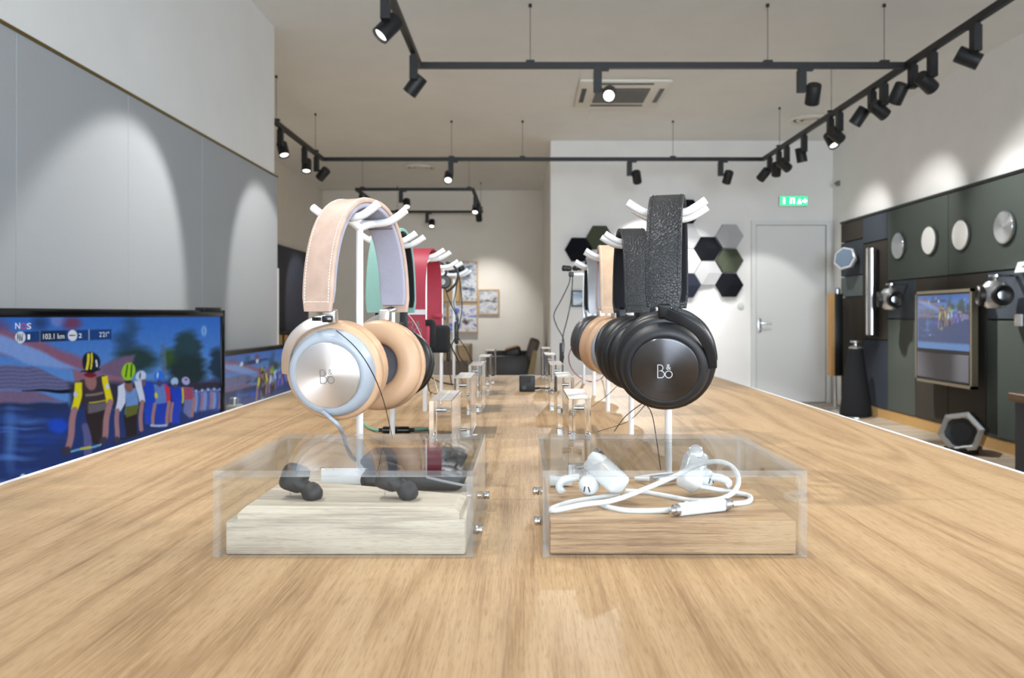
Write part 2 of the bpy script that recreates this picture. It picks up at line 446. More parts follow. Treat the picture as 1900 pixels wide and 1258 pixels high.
b = MB(); b.box((TL + .07, TY0 + .1, 0), (TR - .07, TY1 - .1, .08)); tloc(b, 'plinth', M['black'])

# ------------------------------------------------------------------ headphone stands
def stand(Y, X, yaw, label, height=.2625, group='white headphone stands on the display table'):
    t = thing('headphone_stand', label, 'stand', (X, Y, TABLE_Z), R(yaw), group)
    b = MB(); b.lathe([(.0036, 0), (.0036, height - .012)], 16); obj('pole', b, M['white'], t)
    for s in (-1, 1):
        # bar runs along local y (the band's front-back direction)
        x = s * .026
        pts = [(x, -.038, height + .006), (x, -.029, height + .000), (x, -.018, height - .005), (x, 0, height - .0065), (x, .018, height - .005), (x, .029, height + .000), (x, .038, height + .006)]
        b = MB(); b.tube(smooth_path(pts, 5), .0040, 12); b.tube([(0, 0, height - .0135), (x * .5, 0, height - .009), (x, 0, height - .0065)], .004, 10); obj('prong', b, M['white'], t)
    return t

# ------------------------------------------------------------------ headphones
def strokes_logo(mb, h, w, z):
    """the two-letter monogram with a small ampersand, thin strokes; height h of the B"""
    def st(pts): mb.sweep([(x, y, z) for x, y in pts], Vector((0, 0, 1)), [(-.0001, -w / 2), (.0001, -w / 2), (.0001, w / 2), (-.0001, w / 2)])
    def arc(cx, cy, rx, ry, a0, a1, n=14): return [(cx + rx * math.cos(R(a0 + (a1 - a0) * k / n)), cy + ry * math.sin(R(a0 + (a1 - a0) * k / n))) for k in range(n + 1)]
    st([(-.5 * h, -.5 * h), (-.5 * h, .5 * h)])
    st([(-.5 * h, .5 * h), (-.32 * h, .5 * h)] + arc(-.32 * h, .27 * h, .2 * h, .23 * h, 90, -90) + [(-.42 * h, .04 * h)])
    st([(-.42 * h, .04 * h), (-.3 * h, .04 * h)] + arc(-.28 * h, -.23 * h, .26 * h, .27 * h, 85, -90) + [(-.5 * h, -.5 * h)])
    st(arc(.29 * h, -.23 * h, .25 * h, .27 * h, 0, 360, 28))
    me = text_mesh('&', h * .62, .0001)
    mb.add([(v.co.x * .9 + .10 * h, v.co.y + .14 * h, v.co.z + z) for v in me.vertices], [tuple(p.vertices) for p in me.polygons])

def over_ear(name, label, X, Y, yaw, mats, arm=1, twist=(0, 0), tilt=(12, 12), hang=.268, drop=.157, logo=True, stitch=None, A=.062, B=.104, cupx=.050, cupy=(0, 0), detail=True, cap=True):
    """mats: band, lining, housing, pad, disc, mesh, metal, logo. local -x is the near side"""
    t = thing(name, label, 'headphones', (X, Y, TABLE_Z + hang), R(90 - yaw))
    seg = 44 if detail else 24
    def arch(off, a0=0, n=36):
        out = []
        for k in range(n + 1):
            ph = math.pi * (a0 + (1 - 2 * a0) * k / n); c, s = math.cos(ph), math.sin(ph)
            x = -(A + off) * math.copysign(abs(c) ** .85, c); z = (B + off) * (abs(s) ** .85) - B
            out.append((x, 0, z))
        return out
    def rr(w, th, r, n=4):
        out = []
        for cx, cy, a0 in ((w - r, th - r, 0), (-w + r, th - r, 90), (-w + r, -th + r, 180), (w - r, -th + r, 270)):
            for k in range(n + 1): out.append((cx + r * math.cos(R(a0 + 90 * k / n)), cy + r * math.sin(R(a0 + 90 * k / n))))
        return out
    W = .0168
    def taper(f): # a little narrower at the rounded lower ends
        d = min(f, 1 - f); k = 1 if d > .03 else math.sqrt(max(0, 1 - ((.03 - d) / .03) ** 2)) * .12 + .88
        return k
    b = MB(); b.sweep(arch(.0075), Vector((0, 1, 0)), lambda f: rr(W * taper(f), .0024, .0016)); hb = obj('headband', b, mats['band'], t)
    b = MB(); b.sweep(arch(.0028, .015), Vector((0, 1, 0)), lambda f: rr(W * .93 * taper(f), .0026, .002)); li = obj('headband_lining', b, mats['lining'], t)
    if detail:
        b = MB(); pts = smooth_path(arch(.0101, .012, 60), 3)
        for sgn in (-1, 1):
            L = 0; on = True
            for p, q in zip(pts[:-1], pts[1:]):
                pass
            # dashes of about 2 mm with 1 mm gaps along the arch
            ds = [0]
            for p, q in zip(pts[:-1], pts[1:]): ds.append(ds[-1] + (q - p).length)
            d = .001; tot = ds[-1]
            def at(dd):
                k = max(1, min(len(ds) - 1, int(np.searchsorted(ds, dd)))); f = (dd - ds[k - 1]) / max(1e-9, ds[k] - ds[k - 1])
                return pts[k - 1].lerp(pts[k], min(1, max(0, f)))
            while d < tot - .003:
                p, q = at(d), at(d + .0019); o = Vector((0, sgn * (W - .0034), 0))
                b.tube([p + o, q + o], .00034, 5); d += .0030
        for xs in (pts[1], pts[-2]):
            y = -(W - .0034)
            while y < W - .005:
                b.tube([xs + Vector((0, y, 0)), xs + Vector((0, y + .0019, 0))], .00034, 5); y += .003
        tag(obj('stitching', b, stitch, hb), kind='stuff')
        pa = arch(-.0002, .0)
        for k in (11, 25):
            b = MB(); b.tube([Vector(pa[k]) + Vector((0, -W * .9, 0)), Vector(pa[k]) + Vector((0, W * .9, 0))], .0004, 6)
            obj('lining_seam', b, mats['seam'], li)
    for i, s in enumerate((-1, 1)):
        out = Matrix.Rotation(R(twist[i]), 3, 'Z') @ (Matrix.Rotation(R(tilt[i] * s), 3, 'Y') @ Vector((s, 0, 0)))
        Mc = frame((s * cupx, cupy[i], -drop), out)
        b = MB()
        b.lathe([(0, -.004), (.0415, -.004), (.0428, .002), (.0422, .008), (.0395, .0145), (.0365, .0172), (.0328, .0180), (.0320, .0176), (0, .0176)], seg)
        cup = obj('ear_cup', b, mats['housing'], t, 40, Mc)
        def torus(ro, ri, z0, z1, n=14, p=.8):
            cr, cz = (ro + ri) / 2, (z0 + z1) / 2; ar, az = (ro - ri) / 2, (z1 - z0) / 2; o = []
            for k in range(n):
                a = 2 * math.pi * k / n; c, sn = math.cos(a), math.sin(a)
                o.append((cr + ar * math.copysign(abs(c) ** p, c), cz + az * math.copysign(abs(sn) ** p, sn)))
            return o
        b = MB(); b.lathe(torus(.0475, .0225, -.0265, -.0035), seg, closed=True, sy=1.0); b.lathe(torus(.0478, .034, -.0065, .0055, 12), seg, closed=True)
        obj('ear_pad', b, mats['pad'], cup, 50)
        b = MB(); b.lathe([(0, -.0085), (.025, -.0085), (.025, -.006), (0, -.006)], 28); obj('pad_mesh', b, mats['mesh'], cup)
        if cap:
            b = MB(); b.lathe([(0, 0), (.0312, 0), (.0315, .0007), (.0308, .0017), (.0299, .0021), (0, .0021)], 64); dk = obj('metal_cap', b, mats['disc'], cup, 25, T(0, 0, .0177))
            if logo:
                b = MB(); strokes_logo(b, .0128, .00075, .0023); obj('logo', b, mats['logo'], cup, 0, T(0, -.001, .0177))
        sd = arm if i == 0 else -arm
        pts = smooth_path([(0, .0520, .0030), (sd * .006, .0505, .0085), (sd * .018, .0465, .0130), (sd * .031, .0365, .0145), (sd * .0395, .0220, .0140), (sd * .0432, .007, .0115), (sd * .0440, .000, .010)], 6)
        b = MB(); b.sweep(pts, Vector((0, 0, 1)), lambda f: rr(.0024, .0058 - .0018 * f, .0014, 3))
        b.rbox((-.0062, .0470, -.0020), (.0062, .0600, .0085), .0020, 3)
        obj('arm', b, mats['metal'], cup)
        top = Vector((s * (A + .003), 0, -B + .004)); bot = Mc @ Vector((0, .058, .003))
        b = MB(); b.sweep([top, top.lerp(bot, .5), bot], Vector((0, 1, 0)), rr(.0055, .0018, .001, 2))
        obj('slider', b, mats['slide'], t)
    return t

def spike_mats():
    k = {}
    k['black_lining'] = fabric('black_lining', (26, 27, 30), 1400)
    k['black_leather'] = leather('black_leather', (24, 25, 28), 330, .42, .8)
    k['black_pad'] = P('black_pad_leather', (16, 17, 19), .42, bump=.08, bscale=900)
    k['black_house'] = P('black_housing', (20, 22, 26), .5)
    k['black_disc'] = brushed('dark_brushed_disc', (92, 93, 98), .30)
    k['silver_disc'] = brushed('silver_brushed_disc', (236, 234, 236), .38)
    k['beige_leather'] = leather('natural_leather', (176, 151, 136), 300, .55, .12, .35)
    k['tan_pad'] = P('tan_pad_leather', (188, 152, 120), .45, var=.04, bump=.06, bscale=900)
    k['lilac_lining'] = fabric('grey_lilac_lining', (150, 149, 162), 1100)
    k['ice_house'] = P('ice_blue_housing', (152, 159, 168), .38, var=.02)
    k['grey_mesh'] = fabric('grey_pad_mesh', (96, 97, 106), 1600)
    k['champagne'] = P('champagne_metal', (205, 196, 190), .32, .9, var=.02)
    k['black_metal'] = P('black_arm_metal', (26, 28, 32), .42, .3)
    k['white_logo'] = P('pale_logo_print', (190, 192, 196), .4)
    k['dark_logo'] = P('grey_logo_print', (110, 108, 110), .4)
    k['mint'] = fabric('mint_textile', (126, 160, 150), 1300)
    k['grey_band'] = P('brushed_grey_band', (128, 129, 132), .35, .7)
    k['dark_grey_pad'] = P('graphite_pad', (58, 57, 60), .35, var=.05)
    k['tan_band'] = leather('pale_tan_leather', (194, 164, 136), 300, .55, .12)
    k['white_thread'] = P('white_thread', (232, 226, 216), .8)
    k['black_thread'] = P('black_thread', (14, 14, 15), .6)
    k['seam_brown'] = P('brown_seam', (96, 84, 82), .8)
    return k
K = spike_mats()
SX_R, SX_L = .144, -.167
SY = [.82, 1.09, 1.357, 1.627, 1.915]
black_set = dict(band=K['black_leather'], lining=K['black_lining'], housing=K['black_house'], pad=K['black_pad'], disc=K['black_disc'], mesh=K['black_lining'], metal=K['black_metal'], slide=K['black_metal'], logo=K['white_logo'], seam=K['black_thread'])
beige_set = dict(band=K['beige_leather'], lining=K['lilac_lining'], housing=K['ice_house'], pad=K['tan_pad'], disc=K['silver_disc'], mesh=K['grey_mesh'], metal=K['champagne'], slide=M['satin'], logo=K['dark_logo'], seam=K['seam_brown'])
mint_set = dict(black_set, band=K['mint'], slide=M['black'])
tan_set = dict(beige_set, band=K['tan_band'])
grey_set = dict(black_set, band=K['grey_band'], pad=K['dark_grey_pad'], housing=K['ice_house'], metal=M['satin'], slide=M['satin'])
over_ear('headphones', 'beige leather headphones with silver disc hanging front left', SX_L, SY[0], 22, beige_set, arm=-1, twist=(14, 12), tilt=(8, 4), cupy=(-.005, .004), drop=.161, stitch=K['white_thread'])
over_ear('headphones', 'black leather headphones with dark disc hanging front right', SX_R + .002, SY[0], 14, black_set, arm=1, twist=(4, 0), tilt=(17, 10), stitch=K['black_thread'], hang=.272)
over_ear('headphones', 'mint green headphones with black cups behind the beige front pair', SX_L - .011, SY[1], 5, mint_set, arm=-1, drop=.176, stitch=K['mint'], logo=False, detail=False)
over_ear('headphones', 'black leather headphones hanging second behind the front black pair', SX_R - .001, SY[1], 0, black_set, arm=1, twist=(22, 20), stitch=K['black_thread'], detail=True, logo=False)
over_ear('headphones', 'tan leather headphones with pale housing third in the right row', SX_R - .004, SY[2], 2, tan_set, arm=1, twist=(36, 30), stitch=K['white_thread'], logo=False, detail=True)
over_ear('headphones', 'graphite grey metal-band headphones fourth in the right row', SX_R - .004, SY[3], 1, grey_set, arm=1, twist=(36, 30), stitch=K['black_thread'], logo=False, detail=False)
ordn = ['front', 'second', 'third', 'fourth', 'last']
who_l = ['beige', 'mint green', 'red', 'ear-hook earphones', '']
yl = [68, 85, 84, 85, 85]; yr = [76, 90, 88, 89, 95]
for i in range(5):
    stand(SY[i], SX_L - (.011 if i == 1 else 0), yl[i], ['white stand carrying the beige front headphones', 'white stand carrying the mint green headphones', 'white stand carrying the red headphones', 'white stand carrying the black ear-hook earphones', 'rearmost white stand of the left row beside the picture frames'][i])
    if i < 4:
        stand(SY[i], SX_R + (.002 if i == 0 else 0 if i == 1 else -.004), yr[i], ['white stand carrying the large black front headphones', 'white stand carrying the second black headphones', 'white stand carrying the tan headphones', 'white stand carrying the graphite grey headphones'][i], .2665 if i == 0 else .2625)

# ------------------------------------------------------------------ track lighting
RZ = EYE + 1.72
def rail_set(name, label, rails, wires):
    t = thing(name, label, 'track', (0, 6, CEIL))
    o = T(0, -6, -CEIL)
    for (x0, y0), (x1, y1) in rails:
        b = MB(); h = .018
        if abs(x0 - x1) > abs(y0 - y1): b.box((min(x0, x1) - h, y0 - h, RZ - .022), (max(x0, x1) + h, y0 + h, RZ + .018))
        else: b.box((x0 - h, min(y0, y1) + h, RZ - .022), (x0 + h, max(y0, y1) - h, RZ + .018))
        obj('rail', b, M['rail'], t, 0, o)
    for x, y in wires:
        b = MB(); b.tube([(x, y, RZ + .015), (x, y, CEIL)], .0022, 6); b.box((x - .03, y - .02, RZ + .018), (x + .03, y + .02, RZ + .032)); b.lathe([(.012, 0), (.012, .02)], 10, T(x, y, CEIL - .02))
        obj('suspension_wire', b, M['rail'], t, 0, o)
XA, XB, XC = -.72, 2.62, -2.21
Y1, Y2 = 5.55, 8.87
rail_set('track_frame', 'large black track frame hung below the ceiling', [((XA, Y1), (XB, Y1)), ((XB, -1.5), (XB, Y2)), ((XC, Y2), (XB, Y2)), ((XC, 6.2), (XC, Y2)), ((XA, -1.5), (XA, Y1))],
         [(.04, Y1), (1.67, Y1), (XB - .15, Y1), (-.8, Y2), (-.02, Y2), (1.63, Y2), (XB, 8.3), (XB, 6.9), (XC, 8.55), (XC, 7.2), (XB, 3), (XA, 2)])
rail_set('track_frame', 'small far black track frame near the back wall', [((-2.28, 10.98), (-.70, 10.98)), ((-.70, 10.98), (-.70, 13.35)), ((-2.28, 13.35), (-.70, 13.35)), ((-2.28, 10.98), (-2.28, 13.35))],
         [(-2.2, 10.98), (-.75, 10.98), (-.70, 13.0), (-2.1, 13.35)])
lens_on = emis('lamp_lens_lit', (255, 252, 244), 2.2)
lens_off = P('lamp_lens', (40, 42, 45), .2)
def spot(x, y, along, target, label, power=1.0, angle=50, off=(0, 0), blend=.35, col=(1.0, .98, .95), swing=1):
    """a track head under the rail at (x, y); along 'x' or 'y'; off: head offset from the adapter"""
    t = thing('spotlight', label, 'spotlight', (x, y, RZ - .02), 0, 'black track spotlights')
    e = (1, 0) if along == 'x' else (0, 1)
    b = MB()
    def bx(l0, l1, w0, w1, z0, z1):
        if along == 'x': b.box((l0, w0, z0), (l1, w1, z1))
        else: b.box((w0, l0, z0), (w1, l1, z1))
    bx(-.05, .05, -.017, .017, -.018, 0); obj('adapter', b, M['rail'], t, 0)
    b = MB(); bx(-.055, .0, -.024, .024, -.165, -.016); obj('gear_box', b, M['rail'], t, 0)
    c = Vector((off[0] + e[0] * .052 * swing, off[1] + e[1] * .052 * swing, -.178))
    d = (Vector(target) - (Vector((x, y, RZ - .02)) + c)).normalized()
    b = MB(); b.tube([Vector((-e[0] * .02, -e[1] * .02, -.13)), c], .010, 8); obj('hinge', b, M['rail'], t)
    Mh = frame(c, d, (0, 0, 1) if abs(d.z) < .95 else (0, 1, 0))
    b = MB(); b.lathe([(0, -.068), (.045, -.068), (.049, -.063), (.049, .068), (.043, .068), (.040, .052), (0, .052)], 26); h = obj('lamp_head', b, M['rail'], t, 40, Mh)
    b = MB(); b.lathe([(0, .0525), (.037, .0525), (.037, .0555), (0, .0555)], 26); obj('lens', b, lens_on, h)
    l = bpy.data.lights.new('spot_beam', 'SPOT'); l.energy = SPOT_POWER * power; l.spot_size = R(angle); l.spot_blend = blend; l.shadow_soft_size = .03; l.color = col
    lo = bpy.data.objects.new('spot_beam', l); COL.objects.link(lo); lo.parent = t
    lo.matrix_local = frame(c + d * .075, -d, (0, 0, 1) if abs(d.z) < .95 else (0, 1, 0))
    return t
TZ = TABLE_Z
# heads in view
spot(XA, 4.22, 'y', (-1.86, 3.7, 1.15), 'lit black spotlight at the very top of the photo', 1.00, 52)
spot(XA, 5.28, 'y', (-1.86, 5.75, 1.2), 'black spotlight at the near left corner of the large track', 0.80, 50)
spot(.53, Y1, 'x', (.1, 2.2, TZ), 'lit black spotlight in front of the air conditioner grille', 1.2, 40)
spot(1.93, Y1, 'x', (2.3, 7.6, 0), 'black spotlight on the near cross rail above the door', 4.00, 50)
spot(-.78, Y2, 'x', (-.9, 6.5, 0.2), 'lit black spotlight on the middle rail above the beige headphones', 4.00, 45, swing=-1)
spot(1.18, Y2, 'x', (1.55, YB, 1.55), 'black spotlight on the middle rail above the front black headphones', 1.00, 58)
spot(2.18, Y2, 'x', (2.05, YB, 1.2), 'black spotlight on the middle rail closest to the exit sign', 0.60, 50)
spot(XC, 7.35, 'y', (-1.5, 6.6, 0.4), 'lit black spotlight beside the end of the white bulkhead', 3.20, 45)
spot(XC, 8.15, 'y', (-2.0, 7.2, 0), 'lit black spotlight, middle of three at the far left corner', 2.80, 45)
spot(XC, 8.62, 'y', (-3.45, 9.4, 1.4), 'dark black spotlight hanging lowest at the far left corner', 0.70, 50, off=(.05, 0))
# right rail, from the camera to the far corner
spot(XB, 4.72, 'y', (XR, 4.3, 1.9), 'largest black spotlight at the upper right of the photo', 0.66, 62, blend=.8)
spot(XB, 5.22, 'y', (XR, 5.9, 1.95), 'second black spotlight from the right on the long rail', 0.66, 60, blend=.8)
spot(XB, 5.48, 'y', (2.0, 7.5, 0), 'third black spotlight from the right, tilted over the near one', 3.20, 45, off=(-.06, 0))
spot(XB, 5.92, 'y', (XR, 6.3, 1.8), 'fourth black spotlight from the right on the long rail', 0.54, 55, blend=.8)
spot(XB, 6.12, 'y', (1.2, 7.0, .3), 'black spotlight pointing left beside the fourth one', 3.20, 45, off=(-.06, 0))
spot(XB, 6.75, 'y', (XR, 7.45, 1.9), 'dark black spotlight beside the lit one on the long rail', 0.60, 60, blend=.8)
spot(XB, 6.95, 'y', (3.2, 5.6, .3), 'only lit black spotlight on the long right rail', 3.0, 55, off=(.04, 0))
spot(XB, 7.6, 'y', (3.15, 7.9, 0), 'black spotlight just below the round ceiling vent', 3.2, 55, blend=.6)
spot(XB, 8.1, 'y', (XR, 8.8, 1.85), 'third black spotlight from the far right corner of the track', 0.60, 60, blend=.8)
spot(XB, 8.35, 'y', (2.9, 9.8, .9), 'second black spotlight from the far right corner of the track', 0.60, 50)
spot(XB, 8.66, 'y', (1.8, YB, 1.4), 'smallest black spotlight at the far right corner of the track', 0.60, 50, off=(-.04, 0))
# far frame
spot(-1.65, 10.98, 'x', (-1.3, 9.0, 0), 'lit black spotlight on the front rail of the far track', 5.04, 50)
spot(-.70, 11.5, 'y', (-.9, 9.6, 0), 'upper lit black spotlight at the right end of the far track', 5.04, 50)
spot(-.70, 12.35, 'y', (-.6, YD, 1.1), 'lower lit black spotlight at the right end of the far track', 1.1, 60, blend=.9)
spot(-1.58, 13.35, 'x', (-1.5, 11.5, 0), 'dark black spotlight on the rearmost rail of the far track', 5.04, 55)
spot(-2.28, 11.3, 'y', (-3.3, 12.2, 1.2), 'black spotlight at the left end of the far track', 1.44, 50)
# heads on the same rails nearer than the frame, lighting the table and the left wall
for k, (x, y, tg, p, a) in enumerate([(XA, 2.3, (-1.86, 1.9, 1.3), 1.0, 62), (XA, 1.15, (.05, 1.15, TZ), .8, 46), (XA, .2, (.0, .55, TZ), .42, 46), (XB, 1.6, (.1, 1.1, TZ), 2.1, 32), (XB, .5, (.1, .7, TZ), .9, 32), (XA, 3.1, (0.05, 2.3, TZ), .8, 42)]):
    spot(x, y, 'y', tg, ['black spotlight overhead aimed at the left fabric wall', 'black spotlight overhead aimed at the headphone stands', 'black spotlight overhead aimed at the acrylic cases', 'black spotlight on the right rail aimed at the stands', 'black spotlight on the right rail aimed at the cases', 'black spotlight overhead aimed at the far end of the table'][k], p, a)

# ------------------------------------------------------------------ ceiling fittings
ac = thing('air_conditioner', 'white ceiling cassette air conditioner with dark grille', 'air conditioner', (.92, 7.75, CEIL))
M['ac'] = P('warm_white_plastic', (222, 218, 208), .5, var=.01)
b = MB()
def ring(b, xo, yo, xi, yi, z0, z1):
    b.box((-xo, -yo, z0), (xo, -yi, z1)); b.box((-xo, yi, z0), (xo, yo, z1)); b.box((-xo, -yi, z0), (-xi, yi, z1)); b.box((xi, -yi, z0), (xo, yi, z1))
b.rbox((-.42, -.46, -.03), (.42, .46, 0), .012); obj('body', b, M['ac'], ac)
b = MB(); b.box((-.25, -.25, -.036), (.25, .25, -.03)); obj('grille_back', b, M['black'], ac)
M['acs'] = P('grey_slat', (120, 116, 110), .5)
for k in range(14):
    b = MB(); y = -.24 + k * .0345; b.box((-.25, y, -.042), (.25, y + .014, -.036)); obj('grille_slat', b, M['acs'], ac, 0)
for (x0, x1, y0, y1) in ((-.26, .26, -.42, -.37), (-.26, .26, .33, .38), (-.385, -.34, -.24, .24), (.34, .385, -.24, .24)):
    b = MB(); b.box((x0, y0, -.033), (x1, y1, -.029)); obj('air_slot', b, M['black'], ac, 0)
b = MB(); b.box((-.21, -.19, -.006), (.21, .19, 0)); tag(obj('access_hatch', b, M['ceil'], None, 0, T(.89, 8.57, CEIL)), 'flat square access hatch in the ceiling behind the air conditioner', 'hatch')
for x, y, lb in ((-1.49, 11.6, 'round ceiling air vent above the far track frame'), (3.1, 8.77, 'round ceiling air vent near the right rail')):
    v = thing('ceiling_vent', lb, 'vent', (x, y, CEIL))
    for k, r in enumerate((.22, .15, .08)):
        b = MB(); b.lathe([(r, -.004 - .01 * k), (r - .02, -.03), (r - .045, -.012), (r - .03, -.004)], 32, closed=True); obj('vent_ring', b, M['ac'], v)
    b = MB(); b.lathe([(0, -.004), (.20, -.004), (.20, -.001), (0, -.001)], 32); obj('vent_back', b, M['black'], v)

# ------------------------------------------------------------------ door wall: hexagons, exit sign, switch, small picture
HX = {'black': (18, 20, 26), 'navy': (40, 44, 58), 'green': (74, 80, 66), 'light': (176, 177, 180), 'white': (232, 232, 230)}
HM = {k: fabric('hex_' + k, c, scale=240, depth=.001, var=.06) for k, c in HX.items()}
hexes = [(1073, 463.5, 'black', 'leftmost black hexagonal wall tile'), (1112, 441.5, 'green', 'green hexagonal wall tile touching the leftmost black one'),
         (1273, 393, 'black', 'topmost black hexagonal wall tile behind the front black headphones'), (1273, 440, 'light', 'pale grey hexagonal wall tile under the topmost black one'),
         (1273, 485, 'white', 'white hexagonal wall tile beside the black headband'), (1273, 530, 'navy', 'navy hexagonal wall tile right above the black ear cup'),
         (1312, 462, 'black', 'black hexagonal wall tile in the middle of the right cluster'), (1312, 507, 'light', 'light grey hexagonal wall tile below the middle black one'),
         (1352, 439, 'light', 'grey hexagonal wall tile at the top right of the cluster'), (1352, 484, 'green', 'green hexagonal wall tile at the right edge of the cluster'),
         (1352, 529, 'black', 'black hexagonal wall tile at the lower right of the cluster'), (1192, 529, 'light', 'grey hexagonal wall tile between the two black headbands'),
         (1192, 574, 'navy', 'lowest dark hexagonal wall tile between the two black headphones')]
for u, v, c, lb in hexes:
    p = G(u, v, YB); r = 25.4 / F * YB
    b = MB(); hexp = [(r * math.cos(R(60 * k)), r * math.sin(R(60 * k))) for k in range(6)]
    th = .05; vs = [(x, -.001, z) for x, z in hexp] + [(x * .985, -th, z * .985) for x, z in hexp] + [(0, -th - .035, 0)]
    # three rhombi around a raised centre: alternate corners stay low
    for k in (0, 2, 4): vs[6 + k] = (vs[6 + k][0], -th - .018, vs[6 + k][2])
    fs = [(k, (k + 1) % 6, 6 + (k + 1) % 6, 6 + k) for k in range(6)] + [(12, 6 + k, 6 + (k + 1) % 6, 6 + (k + 2) % 6) for k in (0, 2, 4)] + [tuple(range(6))]
    b.add(vs, fs); tag(obj('hexagon_tile', b, HM[c], None, 12, T(p.x, YB, p.z)), lb, 'wall tile', 'hexagonal acoustic wall tiles')
ex = thing('exit_sign', 'green lit emergency exit sign above the white door', 'sign', G(1470, 374, YB))
b = MB(); b.rbox((-.175, -.06, -.065), (.175, 0, .065), .008); obj('housing', b, M['white'], ex)
b = MB(); b.box((-.165, -.063, -.055), (.165, -.06, .055)); obj('panel', b, emis('exit_green', (40, 205, 130), 1.6), ex, 0)
M['exitw'] = emis('exit_white', (240, 255, 250), 4.5)
def pict(pts, r):
    b = MB(); b.tube([(x, -.064, z) for x, z in pts], r, 8); return b
for x0, parts in ((-.12, [((-.0, -.035), (0, .035)), ]), (-.02, [((-.02, -.03), (-.02, .03), (.02, .03), (.02, -.03))]), (.065, [((-.02, -.035), (0, 0), (0, .02)), ((0, 0), (.02, -.03))]), (.125, [((-.02, 0), (.025, 0)), ((.005, .02), (.025, 0), (.005, -.02))])):
    for q in parts: obj('pictogram', pict([(x0 + a, z) for a, z in q], .008), M['exitw'], ex)
b = MB(); b.lathe([(.04, 0), (.04, .018), (.034, .024), (0, .024)], 24); b.lathe([(.015, .02), (.015, .03), (0, .03)], 16)
p = G(1374, 567, YB); tag(obj('wall_switch', b, M['white_gloss'], None, 35, frame((p.x, YB, p.z), (0, -1, 0))), 'round white wall switch left of the door', 'switch')
p = G(1545, 343, YB - .1); b = MB(); b.rbox((-.03, -.03, -.03), (.0, .03, .03), .006); b.lathe([(.018, 0), (.018, .02), (0, .03)], 14, frame((-.03, 0, 0), (-1, 0, 0)))
tag(obj('wall_sensor', b, M['acs'], None, 30, T(XR, p.y - .1, p.z)), 'small grey sensor high on the wall corner by the door', 'sensor')
def picture(name, label, c, w, h, d, cols, fm, seed):
    t = thing(name, label, 'picture', c)
    fr = .02; b = MB()
    b.box((-w / 2, -d, -h / 2), (-w / 2 + fr, 0, h / 2)); b.box((w / 2 - fr, -d, -h / 2), (w / 2, 0, h / 2)); b.box((-w / 2 + fr, -d, h / 2 - fr), (w / 2 - fr, 0, h / 2)); b.box((-w / 2 + fr, -d, -h / 2), (w / 2 - fr, 0, -h / 2 + fr))
    obj('frame', b, fm, t, 0)
    n = N('print_' + str(seed)); v = n.coords(loc=(seed * 3.1, 0, seed), scale=(1, 1, 1.6)); f = n.noise(v, 5.5, 3, .5, .6)
    n.l(n.ramp(f, [(.32, lin(cols[0])), (.44, lin(cols[1])), (.52, lin(cols[2])), (.62, lin(cols[3]))]), n.b.inputs['Base Color']); n.set(Roughness=.35)
    b = MB(); b.box((-w / 2 + fr, -d + .012, -h / 2 + fr), (w / 2 - fr, -.001, h / 2 - fr)); obj('print', b, n.m, t, 0)
M['oakframe'] = P('oak_frame', (196, 162, 112), .5)
p = G(1072, 554, YB); picture('picture_frame', 'small framed blue photo on the grey wall behind the right stands', (p.x, YB, p.z), .16, .2, .03, [(30, 50, 80), (190, 205, 220), (210, 220, 228), (120, 150, 180)], M['black'], 1)
# back wall frames in oak boxes
bl = [(40, 52, 74), (150, 160, 175), (214, 216, 218), (92, 112, 150)]
for (u0, v0, u1, v1, lb, cs, sd) in ((855, 485, 887, 560, 'tall oak framed blue picture at the top of the back wall group', bl, 2), (832, 563, 887, 617, 'oak framed picture with dark red blot under the tall one', [(70, 40, 40), (200, 200, 205), (226, 224, 222), (80, 110, 200)], 3),
                                      (888, 537, 926, 584, 'pale framed picture furthest right on the back wall', [(96, 88, 80), (196, 198, 204), (218, 219, 222), (170, 174, 184)], 4), (821, 563, 831, 597, 'narrow oak framed picture behind the white poles', bl, 5)):
    a, c = G(u0, v0, YD), G(u1, v1, YD)
    picture('picture_frame', lb, ((a.x + c.x) / 2, YD, (a.z + c.z) / 2), abs(c.x - a.x), abs(a.z - c.z), .09 if u0 < 888 else .05, cs, M['oakframe'], sd)
a, c = G(820, 512, YD), G(853, 560, YD)
b = MB(); b.rbox((a.x, YD - .09, c.z), (c.x, YD, a.z), .004, 1); tag(obj('wall_box', b, M['oakframe']), 'plain oak wall box left of the tall blue picture', 'wall box')
# low oak cabinet and sofa in the back room
a, c = G(815, 640, 12.6), G(872, 660, 12.6)
cb = thing('low_cabinet', 'low oak cabinet against the back wall under the pictures', 'cabinet', ((a.x + c.x) / 2, 12.9, 0)); w2 = (c.x - a.x) / 2
b = MB(); b.rbox((-w2, -.3, .1), (w2, .3, a.z), .006); obj('body', b, P('tan_oak_cabinet', (164, 140, 104), .5), cb)
b = MB(); b.box((-w2 + .03, -.31, .38), (w2 - .03, -.3, a.z - .03)); obj('drawer', b, P('oak_drawer', (176, 150, 112), .5), cb)
b = MB(); b.box((-w2 + .03, -.31, .13), (w2 - .03, -.3, .36)); obj('drawer', b, P('dark_drawer', (96, 84, 70), .5), cb)
b = MB(); b.box((-w2 + .05, -.27, 0), (w2 - .05, .27, .1)); obj('plinth', b, M['black'], cb)
so = thing('sofa', 'dark brown leather sofa in the back room', 'sofa', (-.12, 11.7, 0))
M['sofa'] = leather('dark_brown_leather', (36, 29, 25), 60, .5, .2); M['sofa2'] = leather('taupe_leather', (84, 75, 66), 60, .55, .2)
b = MB(); b.rbox((-.44, -.42, .14), (.22, .42, .44), .03, 3); obj('seat', b, M['sofa'], so)
b = MB(); b.rbox((-.44, -.48, .12), (.18, -.34, .50), .02, 2); obj('armrest', b, M['sofa'], so)
